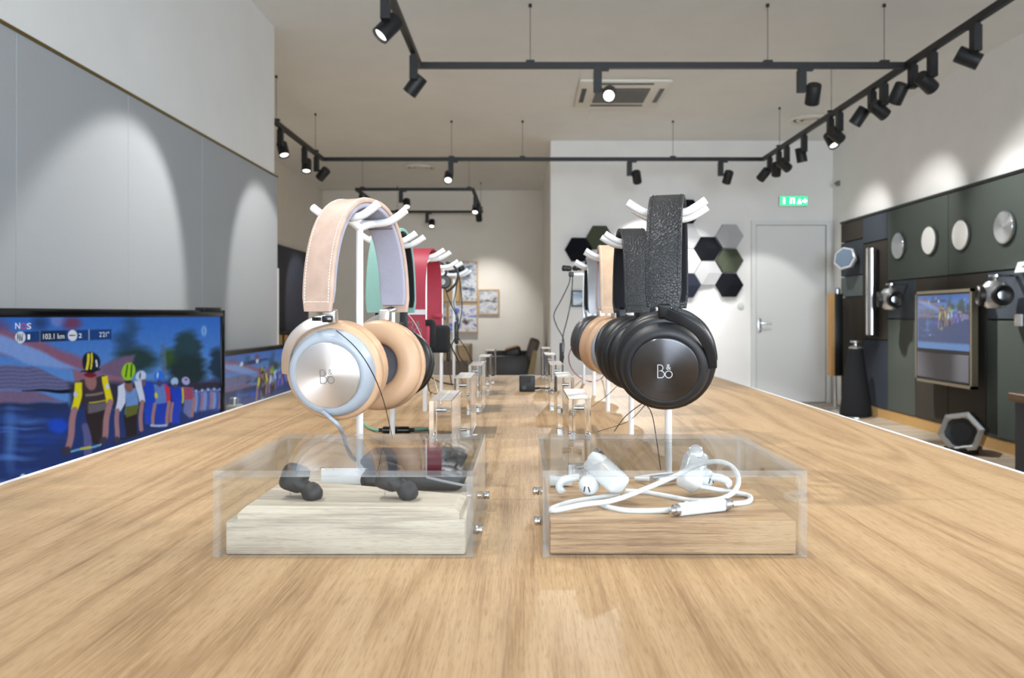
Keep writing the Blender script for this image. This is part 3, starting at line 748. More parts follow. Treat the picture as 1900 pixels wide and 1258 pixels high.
b = MB(); b.rbox((-.44, .34, .12), (.20, .48, .54), .02, 2); obj('armrest', b, M['sofa'], so)
b = MB(); b.rbox((-.07, -.40, 0), (.07, .40, .42), .03, 3); obj('backrest', b, M['sofa2'], so, 35, T(.16, 0, .32) @ Matrix.Rotation(R(16), 4, 'Y'))
for x in (-.40, .16):
    for y in (-.42, .42):
        b = MB(); b.box((x - .02, y - .02, 0), (x + .02, y + .02, .14)); obj('leg', b, M['satin'], so)
b = MB(); b.prism([(.12, .05), (.24, .05), (.30, .58), (.24, .58)], -.50, -.485, Matrix.Rotation(R(90), 4, 'X') @ T(0, 0, 0)); bo = obj('wood_side', b, P('olive_oak', (150, 128, 80), .5), so, 30, T(0, -.98, 0))
cu = thing('cushion', 'small tan and brown cushion lying on the sofa', 'cushion', (-.17, 11.72, .54))
b = MB(); b.rbox((-.12, -.18, -.08), (.12, .18, .06), .035, 3); obj('pad', b, M['sofa'], cu, 40, Matrix.Rotation(R(-14), 4, 'Y'))
b = MB(); b.rbox((-.09, -.15, .05), (.09, .15, .075), .01, 2); obj('top_patch', b, leather('orange_tan_leather', (206, 150, 100), 80), cu, 40, Matrix.Rotation(R(-14), 4, 'Y'))
# dark panel and slatted sideboard on the far left wall
b = MB(); b.rbox((XLF, 10.3, .1), (XLF + .05, 12.75, 2.05), .01, 1); tag(obj('dark_wall_panel', b, P('navy_panel', (38, 42, 56), .6)), 'dark navy wall panel behind the beige headphones', 'panel')
sb = thing('sideboard', 'slatted oak sideboard below the dark navy panel', 'sideboard', (XLF + .45, 11.6, 0))
b = MB(); b.box((-.3, -1.0, .15), (.3, 1.0, .82)); obj('body', b, P('sideboard_dark', (70, 56, 40), .6), sb)
b = MB(); b.rbox((-.33, -1.03, .82), (.33, 1.03, .86), .005); obj('top', b, P('sideboard_top', (60, 54, 50), .4), sb)
for k in range(24):
    b = MB(); y = -.98 + k * .083; b.box((.3, y, .17), (.325, y + .05, .81)); obj('slat', b, M['oakframe'], sb, 0)
    if k < 8:
        b = MB(); x = -.29 + k * .075; b.box((x, -1.02, .17), (x + .045, -1.0, .81)); obj('slat', b, M['oakframe'], sb, 0)
for x in (-.25, .25):
    for y in (-.9, .9):
        b = MB(); b.box((x - .025, y - .025, 0), (x + .025, y + .025, .15)); obj('leg', b, M['black'], sb, 0)
b = MB(); b.rbox((XL - .06, 6.09, .72), (XL + .0, 6.13, 1.42), .006); tag(obj('pull_bar', b, M['white']), 'white upright pull bar on the end of the grey fabric wall', 'handle')

# ------------------------------------------------------------------ acrylic cases in the foreground
def case(label, x0, x1, y0, y1, h, pins, pin_side):
    t = thing('display_case', label, 'display case', ((x0 + x1) / 2, (y0 + y1) / 2, TABLE_Z)); cx, cy = (x0 + x1) / 2, (y0 + y1) / 2
    th = .0042; a, c, d, e = x0 - cx, x1 - cx, y0 - cy, y1 - cy
    def sheet(p, q, axis):
        b = MB(); b.box(p, q)
        k0 = {'z': (0, 1), 'y': (2, 4), 'x': (3, 5)}[axis]
        b.mi = [0 if i in k0 else 1 for i in range(6)]
        obj('acrylic_sheet', b, [M['sheet'], M['sheet_edge']], t, 0)
    sheet((a, d, h - th), (c, e, h), 'z')
    sheet((a + th, d, .0005), (c - th, d + th, h - th), 'y'); sheet((a + th, e - th, .0005), (c - th, e, h - th), 'y')
    sheet((a, d, .0005), (a + th, e, h - th), 'x'); sheet((c - th, d, .0005), (c, e, h - th), 'x')
    for (py, pz) in pins:
        xx = (c if pin_side > 0 else a); s = pin_side
        b = MB(); Mx = frame((xx, py - cy, pz), (s, 0, 0))
        b.lathe([(0, .0001), (.0029, .0002), (.0033, .0007), (.0033, .0020), (.0027, .0024), (.0027, .0028), (.0033, .0032), (.0033, .0046), (.0027, .0052), (0, .0052)], 20, Mx); obj('steel_pin', b, M['steel'], t, 40)
    return t
BY0, BY1, BH = .5345, .70, .0577
case('clear acrylic case over dark wireless earbuds, front left', -.206, -.034, BY0, BY1, BH, [(.56, .012), (.667, .012)], 1)
case('clear acrylic case over white corded earphones, front right', .0121, .187, BY0, BY1, BH, [(.572, .015), (.660, .017)], -1)
Q = lambda u, v, z: G(u, v, (EYE - TABLE_Z - z) * F / (v - V0))          # a point seen at a pixel, z above the table
WZ = .0228
b = MB(); b.rbox((-.2000, .5405, 0), (-.0395, .6945, WZ), .0018, 2); tag(obj('wood_block', b, M['pale_block'], None, 35, T(0, 0, TABLE_Z)), 'pale bleached wood base block inside the left case', 'block')
b = MB(); b.rbox((.0170, .5405, .0006), (.1815, .6945, WZ), .0006, 1); tag(obj('wood_block', b, M['oak_block'], None, 35, T(0, 0, TABLE_Z)), 'oak base block inside the right case under white earphones', 'block')
# bevelled upper tier
b = MB(); lo = [(-.1935, .5450), (-.0440, .5455), (-.0425, .600), (-.1900, .640)]; mid = lo
hi = [(-.1895, .5520), (-.0480, .5520), (-.0480, .594), (-.1870, .634)]
hz = [WZ + .0075, WZ + .0068, WZ + .0062, WZ + .0092]
vs = [(x, y, WZ) for x, y in lo] + [(x, y, WZ + .0038) for x, y in mid] + [(x, y, z) for (x, y), z in zip(hi, hz)]
b.add(vs, [(3, 2, 1, 0), (8, 9, 10, 11)] + [(k, (k + 1) % 4, 4 + (k + 1) % 4, 4 + k) for k in range(4)] + [(4 + k, 4 + (k + 1) % 4, 8 + (k + 1) % 4, 8 + k) for k in range(4)])
tag(obj('wood_plinth', b, M['pale_block'], None, 20, T(0, 0, TABLE_Z)), 'sloping pale wood plinth under the dark earbuds', 'plinth')
M['bud'] = P('matte_charcoal', (24, 26, 30), .55, bump=.05, bscale=900); M['budtip'] = P('charcoal_rubber', (22, 24, 28), .6)
def dome(r, l, n=6): return [(0, 0)] + [(r, 0)] + [(r * math.cos(R(90 * k / n)), l * math.sin(R(90 * k / n))) for k in range(1, n)] + [(0, l)]
def ell(a, bb, n=12): return [(a * math.sin(math.pi * k / n), -bb * math.cos(math.pi * k / n)) for k in range(n + 1)]
def earbud(label, u, v, Y, s, face):
    p = G(u, v, Y); t = thing('earbud', label, 'earbud', p)
    b = MB(); b.rbox((-.0105, -.007, -.0085), (.0085, .0085, .0105), .0055, 4, Matrix.Rotation(R(18 * face), 4, 'Y')); obj('bud_body', b, M['bud'], t, 50)
    b = MB(); b.tube(smooth_path([(.0 * face, -.001, -.001), (.007 * face, -.003, -.004), (.0115 * face, -.004, -.0068)], 5), [.0062, .0061, .006, .0058, .0055, .0052, .005, .005, .005, .005, .005], 14); obj('bud_neck', b, M['bud'], t, 50)
    b = MB(); b.lathe([(.0035, -.0045), (.0062, -.004), (.0072, -.0005), (.0066, .004), (.0045, .0068), (0, .0075)], 24, frame((.0130 * face, -.005, -.0078), (.62 * face, -.35, -.5))); obj('ear_tip', b, M['budtip'], t, 50)
    zt = TABLE_Z + WZ + .007 - p.z
    for dx in (-.004, .009):
        b = MB(); b.tube([(dx * face, .001, -.004), (dx * face, .001, zt)], .0006, 6); obj('support_pin', b, M['steel'], t)
earbud('dark grey wireless earbud on the left of the pale plinth', 548, 890, .578, 1, 1)
earbud('dark grey wireless earbud on the right of the pale plinth', 724, 888, .580, 1, 1)
cs = thing('charging_case', 'dark charcoal rounded earbud charging case behind the plinth', 'case', (-.088, .650, TABLE_Z + WZ))
b = MB(); b.rbox((-.041, -.022, 0), (.041, .022, .016), .0075, 4); obj('lower_shell', b, M['bud'], cs, 50)
b = MB(); b.rbox((-.041, -.022, .0165), (.041, .022, .029), .0075, 4); obj('lid', b, leather('charcoal_leather', (28, 30, 36), 700, .5, .2), cs, 50)
b = MB(); b.tube(smooth_path([(.012, -.0225, .012), (.030, -.0235, .008), (.046, -.018, .004), (.050, 0, .002)], 6), .0011, 8); obj('strap', b, P('grey_strap', (128, 128, 130), .5), cs)
ct = thing('reflection_strip', 'white strip with navy stripe standing in for a reflection behind the earbuds', 'card', (-.140, .662, TABLE_Z + WZ))  # solid strip added in place of a reflection in the rear panel
b = MB(); b.box((-.026, -.002, 0), (.026, .002, .012)); obj('card', b, P('white_reflection', (235, 236, 238), .6), ct, 0)
b = MB(); b.box((.010, -.0026, 0), (.018, -.0021, .012)); obj('stripe', b, P('navy_reflection', (40, 52, 96), .6), ct, 0)
# white corded earphones in the right case
M['wcable'] = P('white_rubber_cable', (212, 214, 216), .4, var=.01)
we = thing('corded_earphones', 'white corded earphones coiled on the oak block in the right case', 'earphones', (.1, .6, TABLE_Z + WZ))
o_we = T(-.1, -.6, -(TABLE_Z + WZ))
def wobj(name, mb, m, sm=45): return obj(name, mb, m, we, sm, o_we)
def along(p, q, up=(0, 0, 1)): return frame(p, Vector(q) - Vector(p), up), (Vector(q) - Vector(p)).length
def barbox(p, q, wx, wy_, r, up):
    Mx, L = along(p, q, up); b = MB(); b.rbox((-wx, -wy_, 0), (wx, wy_, L), r, 3, Mx); return b
p0, p1 = G(1152, 903, .588), G(1098, 852, .612)
wobj('earbud_body', barbox(p0, p1, .0084, .0080, .004, (.8, -.5, .6)), M['white_gloss'])
b = MB(); b.lathe([(0, 0), (.0052, 0), (.0052, .0008), (.0046, .0011), (0, .0011)], 24, frame(p1 + Vector((.0052, -.0042, .0042)), (.6, -.45, .65))); wobj('metal_end', b, M['steel'])
q0, q1 = G(1277, 903, .610), G(1293, 842, .632)
wobj('earbud_body', barbox(q0, q1, .0086, .0080, .004, (.2, -.9, .3)), M['white_gloss'])
b = MB(); b.lathe([(0, 0), (.0056, 0), (.0056, .0008), (.005, .0012), (0, .0012)], 24, frame(G(1291, 838, .6225), (.1, -.9, .4))); wobj('metal_end', b, M['steel'])
for (u, v, Y, ax) in ((1093, 900, .600, (-.25, -.85, -.25)), (1306, 886, .622, (.45, -.8, -.2))):
    c = G(u, v, Y); b = MB(); b.lathe(ell(.0078, .0086), 24, frame(c, ax)); wobj('ear_tip', b, M['wcable'], 60)
    d = Vector(ax).normalized(); up = (Vector((0, 0, 1)) - d * d.z).normalized(); rt = d.cross(up)
    for k in (-1, 1):
        b = MB(); a = c + d * .0088 + rt * .0022 * k
        b.tube([a + up * .0028 - rt * .0010 * k - d * .0006, a - up * .0012 - d * .0004], .0005, 6); wobj('tip_slot', b, M['black'])
for pts in ([(1320, 884), (1340, 888), (1352, 896), (1347, 901)], [(1075, 886), (1048, 890), (1038, 900), (1040, 910), (1046, 906)]):
    b = MB(); b.tube(smooth_path([G(u, v, .612) for u, v in pts], 5), .0030, 10); wobj('ear_wing', b, M['wcable'], 60)
cz = WZ + .0016
loop = [Q(1150, 918, cz + .004), Q(1105, 924, cz + .002), Q(1058, 932, cz), Q(1030, 941, cz), Q(1022, 947, cz), Q(1036, 946, cz + .001), Q(1085, 936, cz + .003), Q(1140, 928, cz + .004), G(1200, 906, .596), G(1255, 882, .598), G(1300, 861, .600), G(1338, 857, .602), G(1364, 872, .604), G(1370, 896, .606), Q(1358, 916, cz + .003), Q(1330, 927, cz), Q(1285, 929, cz), Q(1240, 921, cz), Q(1195, 913, cz), Q(1160, 911, cz + .001)]
b = MB(); b.tube(smooth_path(loop, 7), .0019, 10); wobj('cable', b, M['wcable'], 60)
low = [Q(1112, 935, cz), Q(1128, 941, cz), Q(1160, 947, cz), Q(1205, 948, cz), Q(1250, 946, cz + .001)]
b = MB(); b.tube(smooth_path(low, 7), .0019, 10); wobj('cable', b, M['wcable'], 60)
hi_ = [Q(1345, 935, cz + .002), Q(1372, 934, cz), Q(1390, 930, cz), Q(1391, 921, cz), Q(1370, 915, cz + .001), Q(1335, 909, cz + .004), G(1300, 903, .612), G(1282, 901, .612)]
b = MB(); b.tube(smooth_path(hi_, 7), .0019, 10); wobj('cable', b, M['wcable'], 60)
r0, r1 = Q(1256, 946, cz + .0028), Q(1346, 936, cz + .0030)
wobj('remote', barbox(r0, r1, .0032, .0044, .0024, (0, 0, 1)), M['white_gloss'])
for f in (.2, .48, .76):
    c = r0.lerp(r1, f) + Vector((0, 0, .0043)); b = MB(); b.lathe([(0, 0), (.0017, 0), (.0015, .0004), (0, .0006)], 14, frame(c, (0, -.15, 1))); wobj('remote_button', b, M['wcable'])
for c, d in ((r0, r0 - r1), (r1, r1 - r0)):
    b = MB(); b.lathe([(.0040, -.0012), (.0042, 0), (.0040, .0022), (.0026, .0024), (.0026, .0055), (0, .0055)], 20, frame(c, d)); wobj('chrome_collar', b, M['steel'])
b = MB(); b.lathe([(.0034, 0), (.0034, .026), (0, .026)], 20, frame(Q(1208, 890, cz + .004), Q(1270, 884, cz + .004) - Q(1208, 890, cz + .004))); wobj('chrome_jack', b, M['steel'])
b = MB(); b.tube(smooth_path([Q(1180, 888, cz + .002), Q(1208, 889, cz + .004)], 3), .0020, 10); wobj('cable', b, M['wcable'])
b = MB(); b.tube(smooth_path([Q(1268, 884, cz + .004), Q(1240, 880, cz + .003), Q(1205, 884, cz + .002), Q(1180, 888, cz + .002)], 5), .0018, 10); wobj('cable', b, M['wcable'])
tg = thing('white_tag', 'white tag with a small logo lying at the left inside the right case', 'tag', Q(1040, 900, WZ + .001))
b = MB(); b.rbox((-.009, -.004, 0), (.009, .004, .0075), .0012, 2); obj('tag_body', b, M['white_gloss'], tg)
b = MB(); b.lathe([(.0034, 0), (.0034, .0002), (0, .0002)], 20, T(-.001, 0, .0075) @ Matrix.Diagonal((1, .6, 1, 1))); obj('tag_logo', b, M['black'], tg)

# ------------------------------------------------------------------ clear blocks along the rows
n = N('frosted_acrylic_top'); n.set(Roughness=.35); n.b.inputs['Base Color'].default_value = lin((236, 236, 234)); n.b.inputs['Transmission Weight'].default_value = .55; n.b.inputs['IOR'].default_value = 1.49
n.bump(n.noise(n.coords(scale=(1, 12, 1)), 160, 3), .25, .0006); M['frost'] = n.m
def block(x0, x1, y0, label, side):
    t = thing('acrylic_block', label, 'block', ((x0 + x1) / 2, y0, TABLE_Z), 0, 'clear acrylic blocks between the headphone rows')
    w = (x1 - x0) / 2; h = .078; d = .108
    b = MB(); b.rbox((-w, 0, .0002), (w, d, h), .0007, 1)
    b.mi = [1 if all(b.v[i][2] > h - .0001 for i in f) else 0 for f in b.f]
    bd = obj('acrylic_body', b, [M['glass'], M['frost']], t, 30)
    b = MB(); b.box((-.0003, .001, h), (.0003, d - .001, h + .0002)); obj('top_seam', b, M['white'], bd, 0)
    for z in (h - .010, .009):
        b = MB(); b.lathe([(0, 0), (.0021, 0), (.0021, .0095), (0, .0095)], 14, frame((-.0047, .011, z), (1, 0, 0))); obj('hole_highlight', b, M['steel'], t)  # steel cylinders standing in for the bright highlights of drilled holes
for k, y in enumerate((.80, 1.075, 1.36, 1.70, 2.02)):
    block(.0432, .0662, y, ['clear acrylic block nearest the camera in the right row', 'second clear acrylic block in the right row', 'third clear acrylic block in the right row', 'fourth clear acrylic block in the right row', 'rearmost clear acrylic block in the right row'][k], 1)
for k, y in enumerate((.783, 1.065, 1.337, 1.618, 1.90)):
    block(-.0929, -.0702, y, ['clear acrylic block nearest the camera in the left row', 'second clear acrylic block in the left row', 'third clear acrylic block in the left row', 'fourth clear acrylic block in the left row', 'rearmost clear acrylic block in the left row'][k], -1)

# ------------------------------------------------------------------ small black camera on the table
c = Q(978, 727, 0); ca = thing('mini_camera', 'small black cube camera standing between the acrylic blocks', 'camera', c)
b = MB(); b.rbox((-.0165, 0, .0004), (.0165, .033, .034), .0022, 3); obj('body', b, M['black'], ca)
b = MB(); b.rbox((-.013, -.0006, .019), (.007, .001, .031), .0005, 1); obj('window', b, M['black_gloss'], ca)
b = MB(); b.lathe([(.0035, 0), (.0035, .001), (0, .001)], 16, frame((.003, -.0004, .025), (0, -1, 0))); obj('lens', b, M['black_gloss'], ca)
b = MB(); b.lathe([(.0045, 0), (.0045, .0008), (0, .0008)], 16, frame((-.006, -.0002, .009), (0, -1, 0))); obj('button', b, P('dark_grey_button', (52, 53, 56), .4), ca)
b = MB(); b.tube(smooth_path([(.016, .015, .006), (.028, .016, .0065), (.045, .018, .006), (.062, .03, .0025)], 6), [.0024] * 6 + [.0016] * 13, 8); obj('cable', b, M['cable'], ca)

# ------------------------------------------------------------------ red on-ear headphones
M['red'] = P('raspberry_band', (150, 34, 54), .5, var=.03); M['foam'] = P('black_foam', (24, 24, 26), .95, bump=.5, bscale=1500)
rd = thing('headphones', 'red thin-band on-ear headphones with black foam pads', 'headphones', (SX_L, SY[2], TABLE_Z + .270), R(90 - 6))
def rarch(off, n=34):
    o = []
    for k in range(n + 1):
        ph = math.pi * k / n; cc, ss = math.cos(ph), math.sin(ph)
        o.append((-(.062 + off) * math.copysign(abs(cc) ** .9, cc), 0, (.085 + off) * abs(ss) ** .8 - .085))
    return [(o[0][0], 0, -.156)] + [(o[0][0], 0, -.12)] + o + [(o[-1][0], 0, -.12), (o[-1][0], 0, -.172)]
rp = [(-.0155, -.0011), (.0155, -.0011), (.0155, .0011), (-.0155, .0011)]
b = MB(); b.sweep(rarch(.002), Vector((0, 1, 0)), rp); hb = obj('headband', b, M['red'], rd, 50)
b = MB(); b.sweep([(-.0655, 0, -.1000), (-.0655, 0, -.108)], Vector((0, 1, 0)), [(-.0157, -.0003), (.0157, -.0003), (.0157, .0003), (-.0157, .0003)]); obj('sticker', b, P('silver_sticker', (196, 196, 198), .4, var=.2, nscale=900), hb, 0)
b = MB(); strokes_logo(b, .021, .0013, .0002); obj('logo', b, K['dark_logo'], hb, 0, frame((-.0654, .002, -.130), (-1, 0, 0)))
for s in (-1, 1):
    b = MB(); b.rbox((-.009, -.022, -.024), (.009, .022, .024), .0075, 4); obj('foam_pad', b, M['foam'], rd, 50, T(s * .044, -.006 if s < 0 else -.012, -.140 if s < 0 else -.150))
    b = MB(); b.rbox((-.004, -.017, -.019), (.004, .017, .019), .003, 3); obj('driver_plate', b, M['red'], rd, 50, T(s * .056, -.004, -.145))
b = MB(); b.rbox((-.003, -.008, -.004), (.003, .008, .004), .001, 2); obj('slider_clip', b, M['red'], rd, 40, T(.058, -.010, -.110))

# ------------------------------------------------------------------ ear-hook and in-ear earphones on the last stands
eh = thing('ear_hook_earphones', 'black ear-hook earphones hung on the fourth left stand', 'earphones', (SX_L, SY[3], TABLE_Z + .27))
def loc(o): return T(*(-Vector(o.location)))
Yh = SY[3] - .02
hook = [(829, 541), (838, 535), (848, 522), (850, 508), (845, 497), (836, 490), (828, 487)]
b = MB(); b.tube(smooth_path([G(u, v, Yh) for u, v in hook], 6), .0024, 10); obj('ear_hook', b, M['black'], eh, 60, loc(eh))
b = MB(); b.lathe([(0, -.008), (.0105, -.008), (.0135, -.005), (.0135, .004), (.011, .007), (0, .007)], 24, frame(G(824, 523, Yh), (.25, -.95, 0))); obj('bud', b, M['black'], eh, 45, loc(eh))
b = MB(); b.lathe([(0, 0), (.0062, 0), (.0058, .001), (0, .001)], 20, frame(G(821, 523, Yh - .0085), (.15, -.98, 0))); obj('bud_cap', b, P('dark_metal_cap', (110, 108, 106), .4, .6), eh, 45, loc(eh))
b = MB(); b.rbox((-.016, -.005, -.009), (.004, .006, .009), .002, 2, T(*G(818, 522, Yh + .006))); obj('bud_bracket', b, M['black'], eh, 45, loc(eh))
b = MB(); b.tube(smooth_path([G(u, v, SY[3] + .03) for u, v in ((812, 498), (808, 492), (811, 488), (822, 490), (828, 505), (822, 516))], 6), .0024, 10); obj('ear_hook', b, M['black'], eh, 60, loc(eh))
def cable(name, label, pts, r, m=None, cat='cable', sub=8):
    b = MB(); b.tube(smooth_path(pts, sub), r, 8); return tag(obj(name, b, m or M['cable'], None, 60), label, cat)
b = MB(); b.tube(smooth_path([G(824, 530, Yh), G(835, 560, Yh), G(846, 585, Yh), G(850, 612, Yh), G(838, 640, Yh), G(830, 660, Yh), Q(838, 712, .003) ], 8), .0012, 8); obj('cable', b, M['cable'], eh, 60, loc(eh))
b = MB(); b.rbox((-.004, -.004, -.02), (.004, .004, .02), .003, 3, T(*G(832, 652, Yh))); obj('inline_remote', b, M['black'], eh, 45, loc(eh))
ie = thing('in_ear_earphones', 'black in-ear earphones on the last left stand by the pictures', 'earphones', (SX_L, SY[4], TABLE_Z + .26))
for u, v, d in ((853, 499, (.7, -.7, .1)), (841, 503, (-.6, -.8, 0))):
    b = MB(); b.lathe([(0, -.010), (.006, -.009), (.0078, -.003), (.0075, .002), (.0055, .004), (.0075, .006), (.0065, .011), (0, .0125)], 20, frame(G(u, v, 1.90), d)); obj('bud', b, M['black'], ie, 45, loc(ie))
b = MB(); b.rbox((-.014, -.006, -.006), (.006, .006, .004), .002, 2, T(*G(848, 505, 1.905))); obj('holder', b, M['sheet_edge'], ie, 40, loc(ie))
for pts in ([(850, 512), (846, 540), (842, 565), (850, 590), (848, 612), (848, 640), (852, 660), (868, 680)], [(852, 512), (856, 545), (857, 575), (852, 605), (848, 620)], [(848, 625), (860, 640), (870, 658), (877, 672)]):
    b = MB(); b.tube(smooth_path([G(u, v, 1.89) for u, v in pts], 7), .0012, 8); obj('cable', b, M['cable'], ie, 60, loc(ie))
b = MB(); b.rbox((-.005, -.004, -.026), (.005, .004, .026), .003, 3, T(*G(847, 617, 1.89))); obj('inline_remote', b, M['black'], ie, 45, loc(ie))
cable('cable', 'thick black cable running down behind the red headphones', [G(822, 604, 1.80), G(836, 640, 1.80), G(850, 670, 1.80), Q(858, 700, .0015)], .0017)
cable('cable', 'black cable lying on the table under the red headphones', [Q(790, 690, .03), Q(800, 700, .012), Q(815, 708, .003), Q(838, 713, .0016), Q(842, 713, .0016)], .0017)
cable('cable', 'short black cable drooping from the red headphones to the table', [G(793, 688, 1.33), G(794, 710, 1.33), Q(798, 727, .004), Q(812, 731, .0012), Q(830, 728, .0012)], .0012)
# last right stand: a T holder with in-ear earphones
st = thing('earphone_stand', 'white T-shaped stand holding small black in-ear earphones', 'stand', (.1408, 1.915, TABLE_Z))
b = MB(); b.lathe([(.0036, 0), (.0036, .262)], 14); obj('pole', b, M['white'], st)
b = MB(); b.rbox((-.036, -.006, .255), (.006, .006, .262), .001, 1); obj('arm', b, M['white'], st)
ir = thing('in_ear_earphones', 'black in-ear earphones on the T stand of the right row', 'earphones', (.112, 1.915, TABLE_Z + .268))
for u, v, d in ((1053, 498, (-.95, -.3, .05)), (1070, 497, (.9, -.4, .1))):
    b = MB(); b.lathe([(0, -.010), (.0055, -.009), (.0072, -.002), (.0066, .003), (.0052, .005), (.0078, .007), (.0066, .012), (0, .0135)], 20, frame(G(u, v, 1.90), d)); obj('bud', b, M['black'], ir, 45, loc(ir))
for pts in ([(1058, 505), (1056, 525), (1042, 555), (1028, 583), (1033, 605), (1045, 628), (1046, 650), (1042, 675)], [(1062, 505), (1062, 525), (1059, 560), (1053, 590), (1045, 622), (1043, 650), (1046, 662), (1042, 682)]):
    b = MB(); b.tube(smooth_path([G(u, v, 1.90) for u, v in pts], 7), .0012, 8); obj('cable', b, M['cable'], ir, 60, loc(ir))
b = MB(); b.rbox((-.0035, -.004, -.024), (.0035, .004, .024), .003, 3, T(*G(1041, 655, 1.90))); obj('inline_remote', b, M['black'], ir, 45, loc(ir))
b = MB(); b.rbox((-.006, -.003, -.006), (.006, .003, .006), .002, 2, T(*G(1060, 509, 1.898))); obj('cable_clip', b, M['black'], ir, 45, loc(ir))
cable('cable', 'thin pink cable looping below the graphite headphones', [G(1063, 640, 1.72), G(1055, 662, 1.72), G(1062, 686, 1.78), Q(1080, 703, .003), Q(1100, 708, .0025), Q(1116, 702, .0025), G(1124, 690, 1.70)], .0012, P('pink_cable', (170, 84, 118), .5))
# tether strings and cables near the front
cable('cable', 'pale blue cable leaving the beige headphones', [G(597, 762, .755), G(612, 775, .76), G(632, 796, .765), Q(655, 850, .012), Q(700, 858, .0018), Q(760, 846, .0018)], .0021, K['ice_house'])
gc = thing('cable_connector', 'black cable joint on a mint cable behind the left case', 'connector', Q(735, 798, .002))
mc = P('mint_cable', (110, 160, 140), .5)
b = MB(); b.tube([Q(703, 798, .0035), Q(708, 798, .0035), Q(712, 798, .004), Q(758, 798, .004), Q(763, 798, .0035), Q(769, 798, .0035)], [.0025, .0025, .0050, .0050, .0025, .0025], 12); obj('joint', b, M['black_gloss'], gc, 40, loc(gc))
b = MB(); b.tube(smooth_path([Q(672, 783, .002), Q(682, 792, .002), Q(694, 797, .003), Q(704, 798, .0035)], 6), .0021, 8); obj('cable', b, mc, gc, 60, loc(gc))
b = MB(); b.tube(smooth_path([Q(768, 798, .0035), Q(782, 797, .0025), Q(797, 795, .0022)], 6), .0021, 8); obj('cable', b, mc, gc, 60, loc(gc))
thin = P('thin_black_string', (40, 38, 38), .5)
for lb, pts in (('thin tether string under the front black headphones to the left', [G(1192, 748, .80), G(1160, 773, .86), G(1140, 800, .90)]),
                ('thin tether string crossing behind the front black headphones', [G(1200, 748, .86), Q(1165, 782, .012), Q(1108, 801, .002)]),
                ('thin tether string falling behind the right case', [G(1200, 752, .80), G(1212, 778, .82), Q(1226, 872, .002)]),
                ('thin tether string from the tan headphones to an acrylic block', [G(1148, 713, 1.24), G(1125, 735, 1.2), Q(1096, 756, .004)]),
                ('fine tether string across the beige front headphones', [G(624, 613, .725), G(660, 645, .71), G(690, 690, .715), G(712, 745, .80), Q(728, 812, .003)]),
                ('fine pale tether string running past the red headphones', [G(750, 575, 1.23), G(770, 600, 1.22), G(788, 640, 1.2), G(802, 690, 1.18), Q(818, 748, .078)])):
    cable('tether_string', lb, pts, .0005, thin if 'pale' not in lb else P('pale_string', (196, 192, 186), .5), 'string')
bt = thing('cable_tie', 'black security clip on the slider of the beige headphones', 'clip', G(598, 592, .748))
b = MB(); b.lathe([(.0095, -.0018), (.0095, .0018), (.0075, .0018), (.0075, -.0018)], 24, closed=True, M=Matrix.Diagonal((1, .7, 1, 1))); obj('strap', b, M['black_gloss'], bt)
b = MB(); b.rbox((.002, -.010, -.003), (.011, -.004, .003), .001, 2); obj('lock', b, M['black_gloss'], bt)

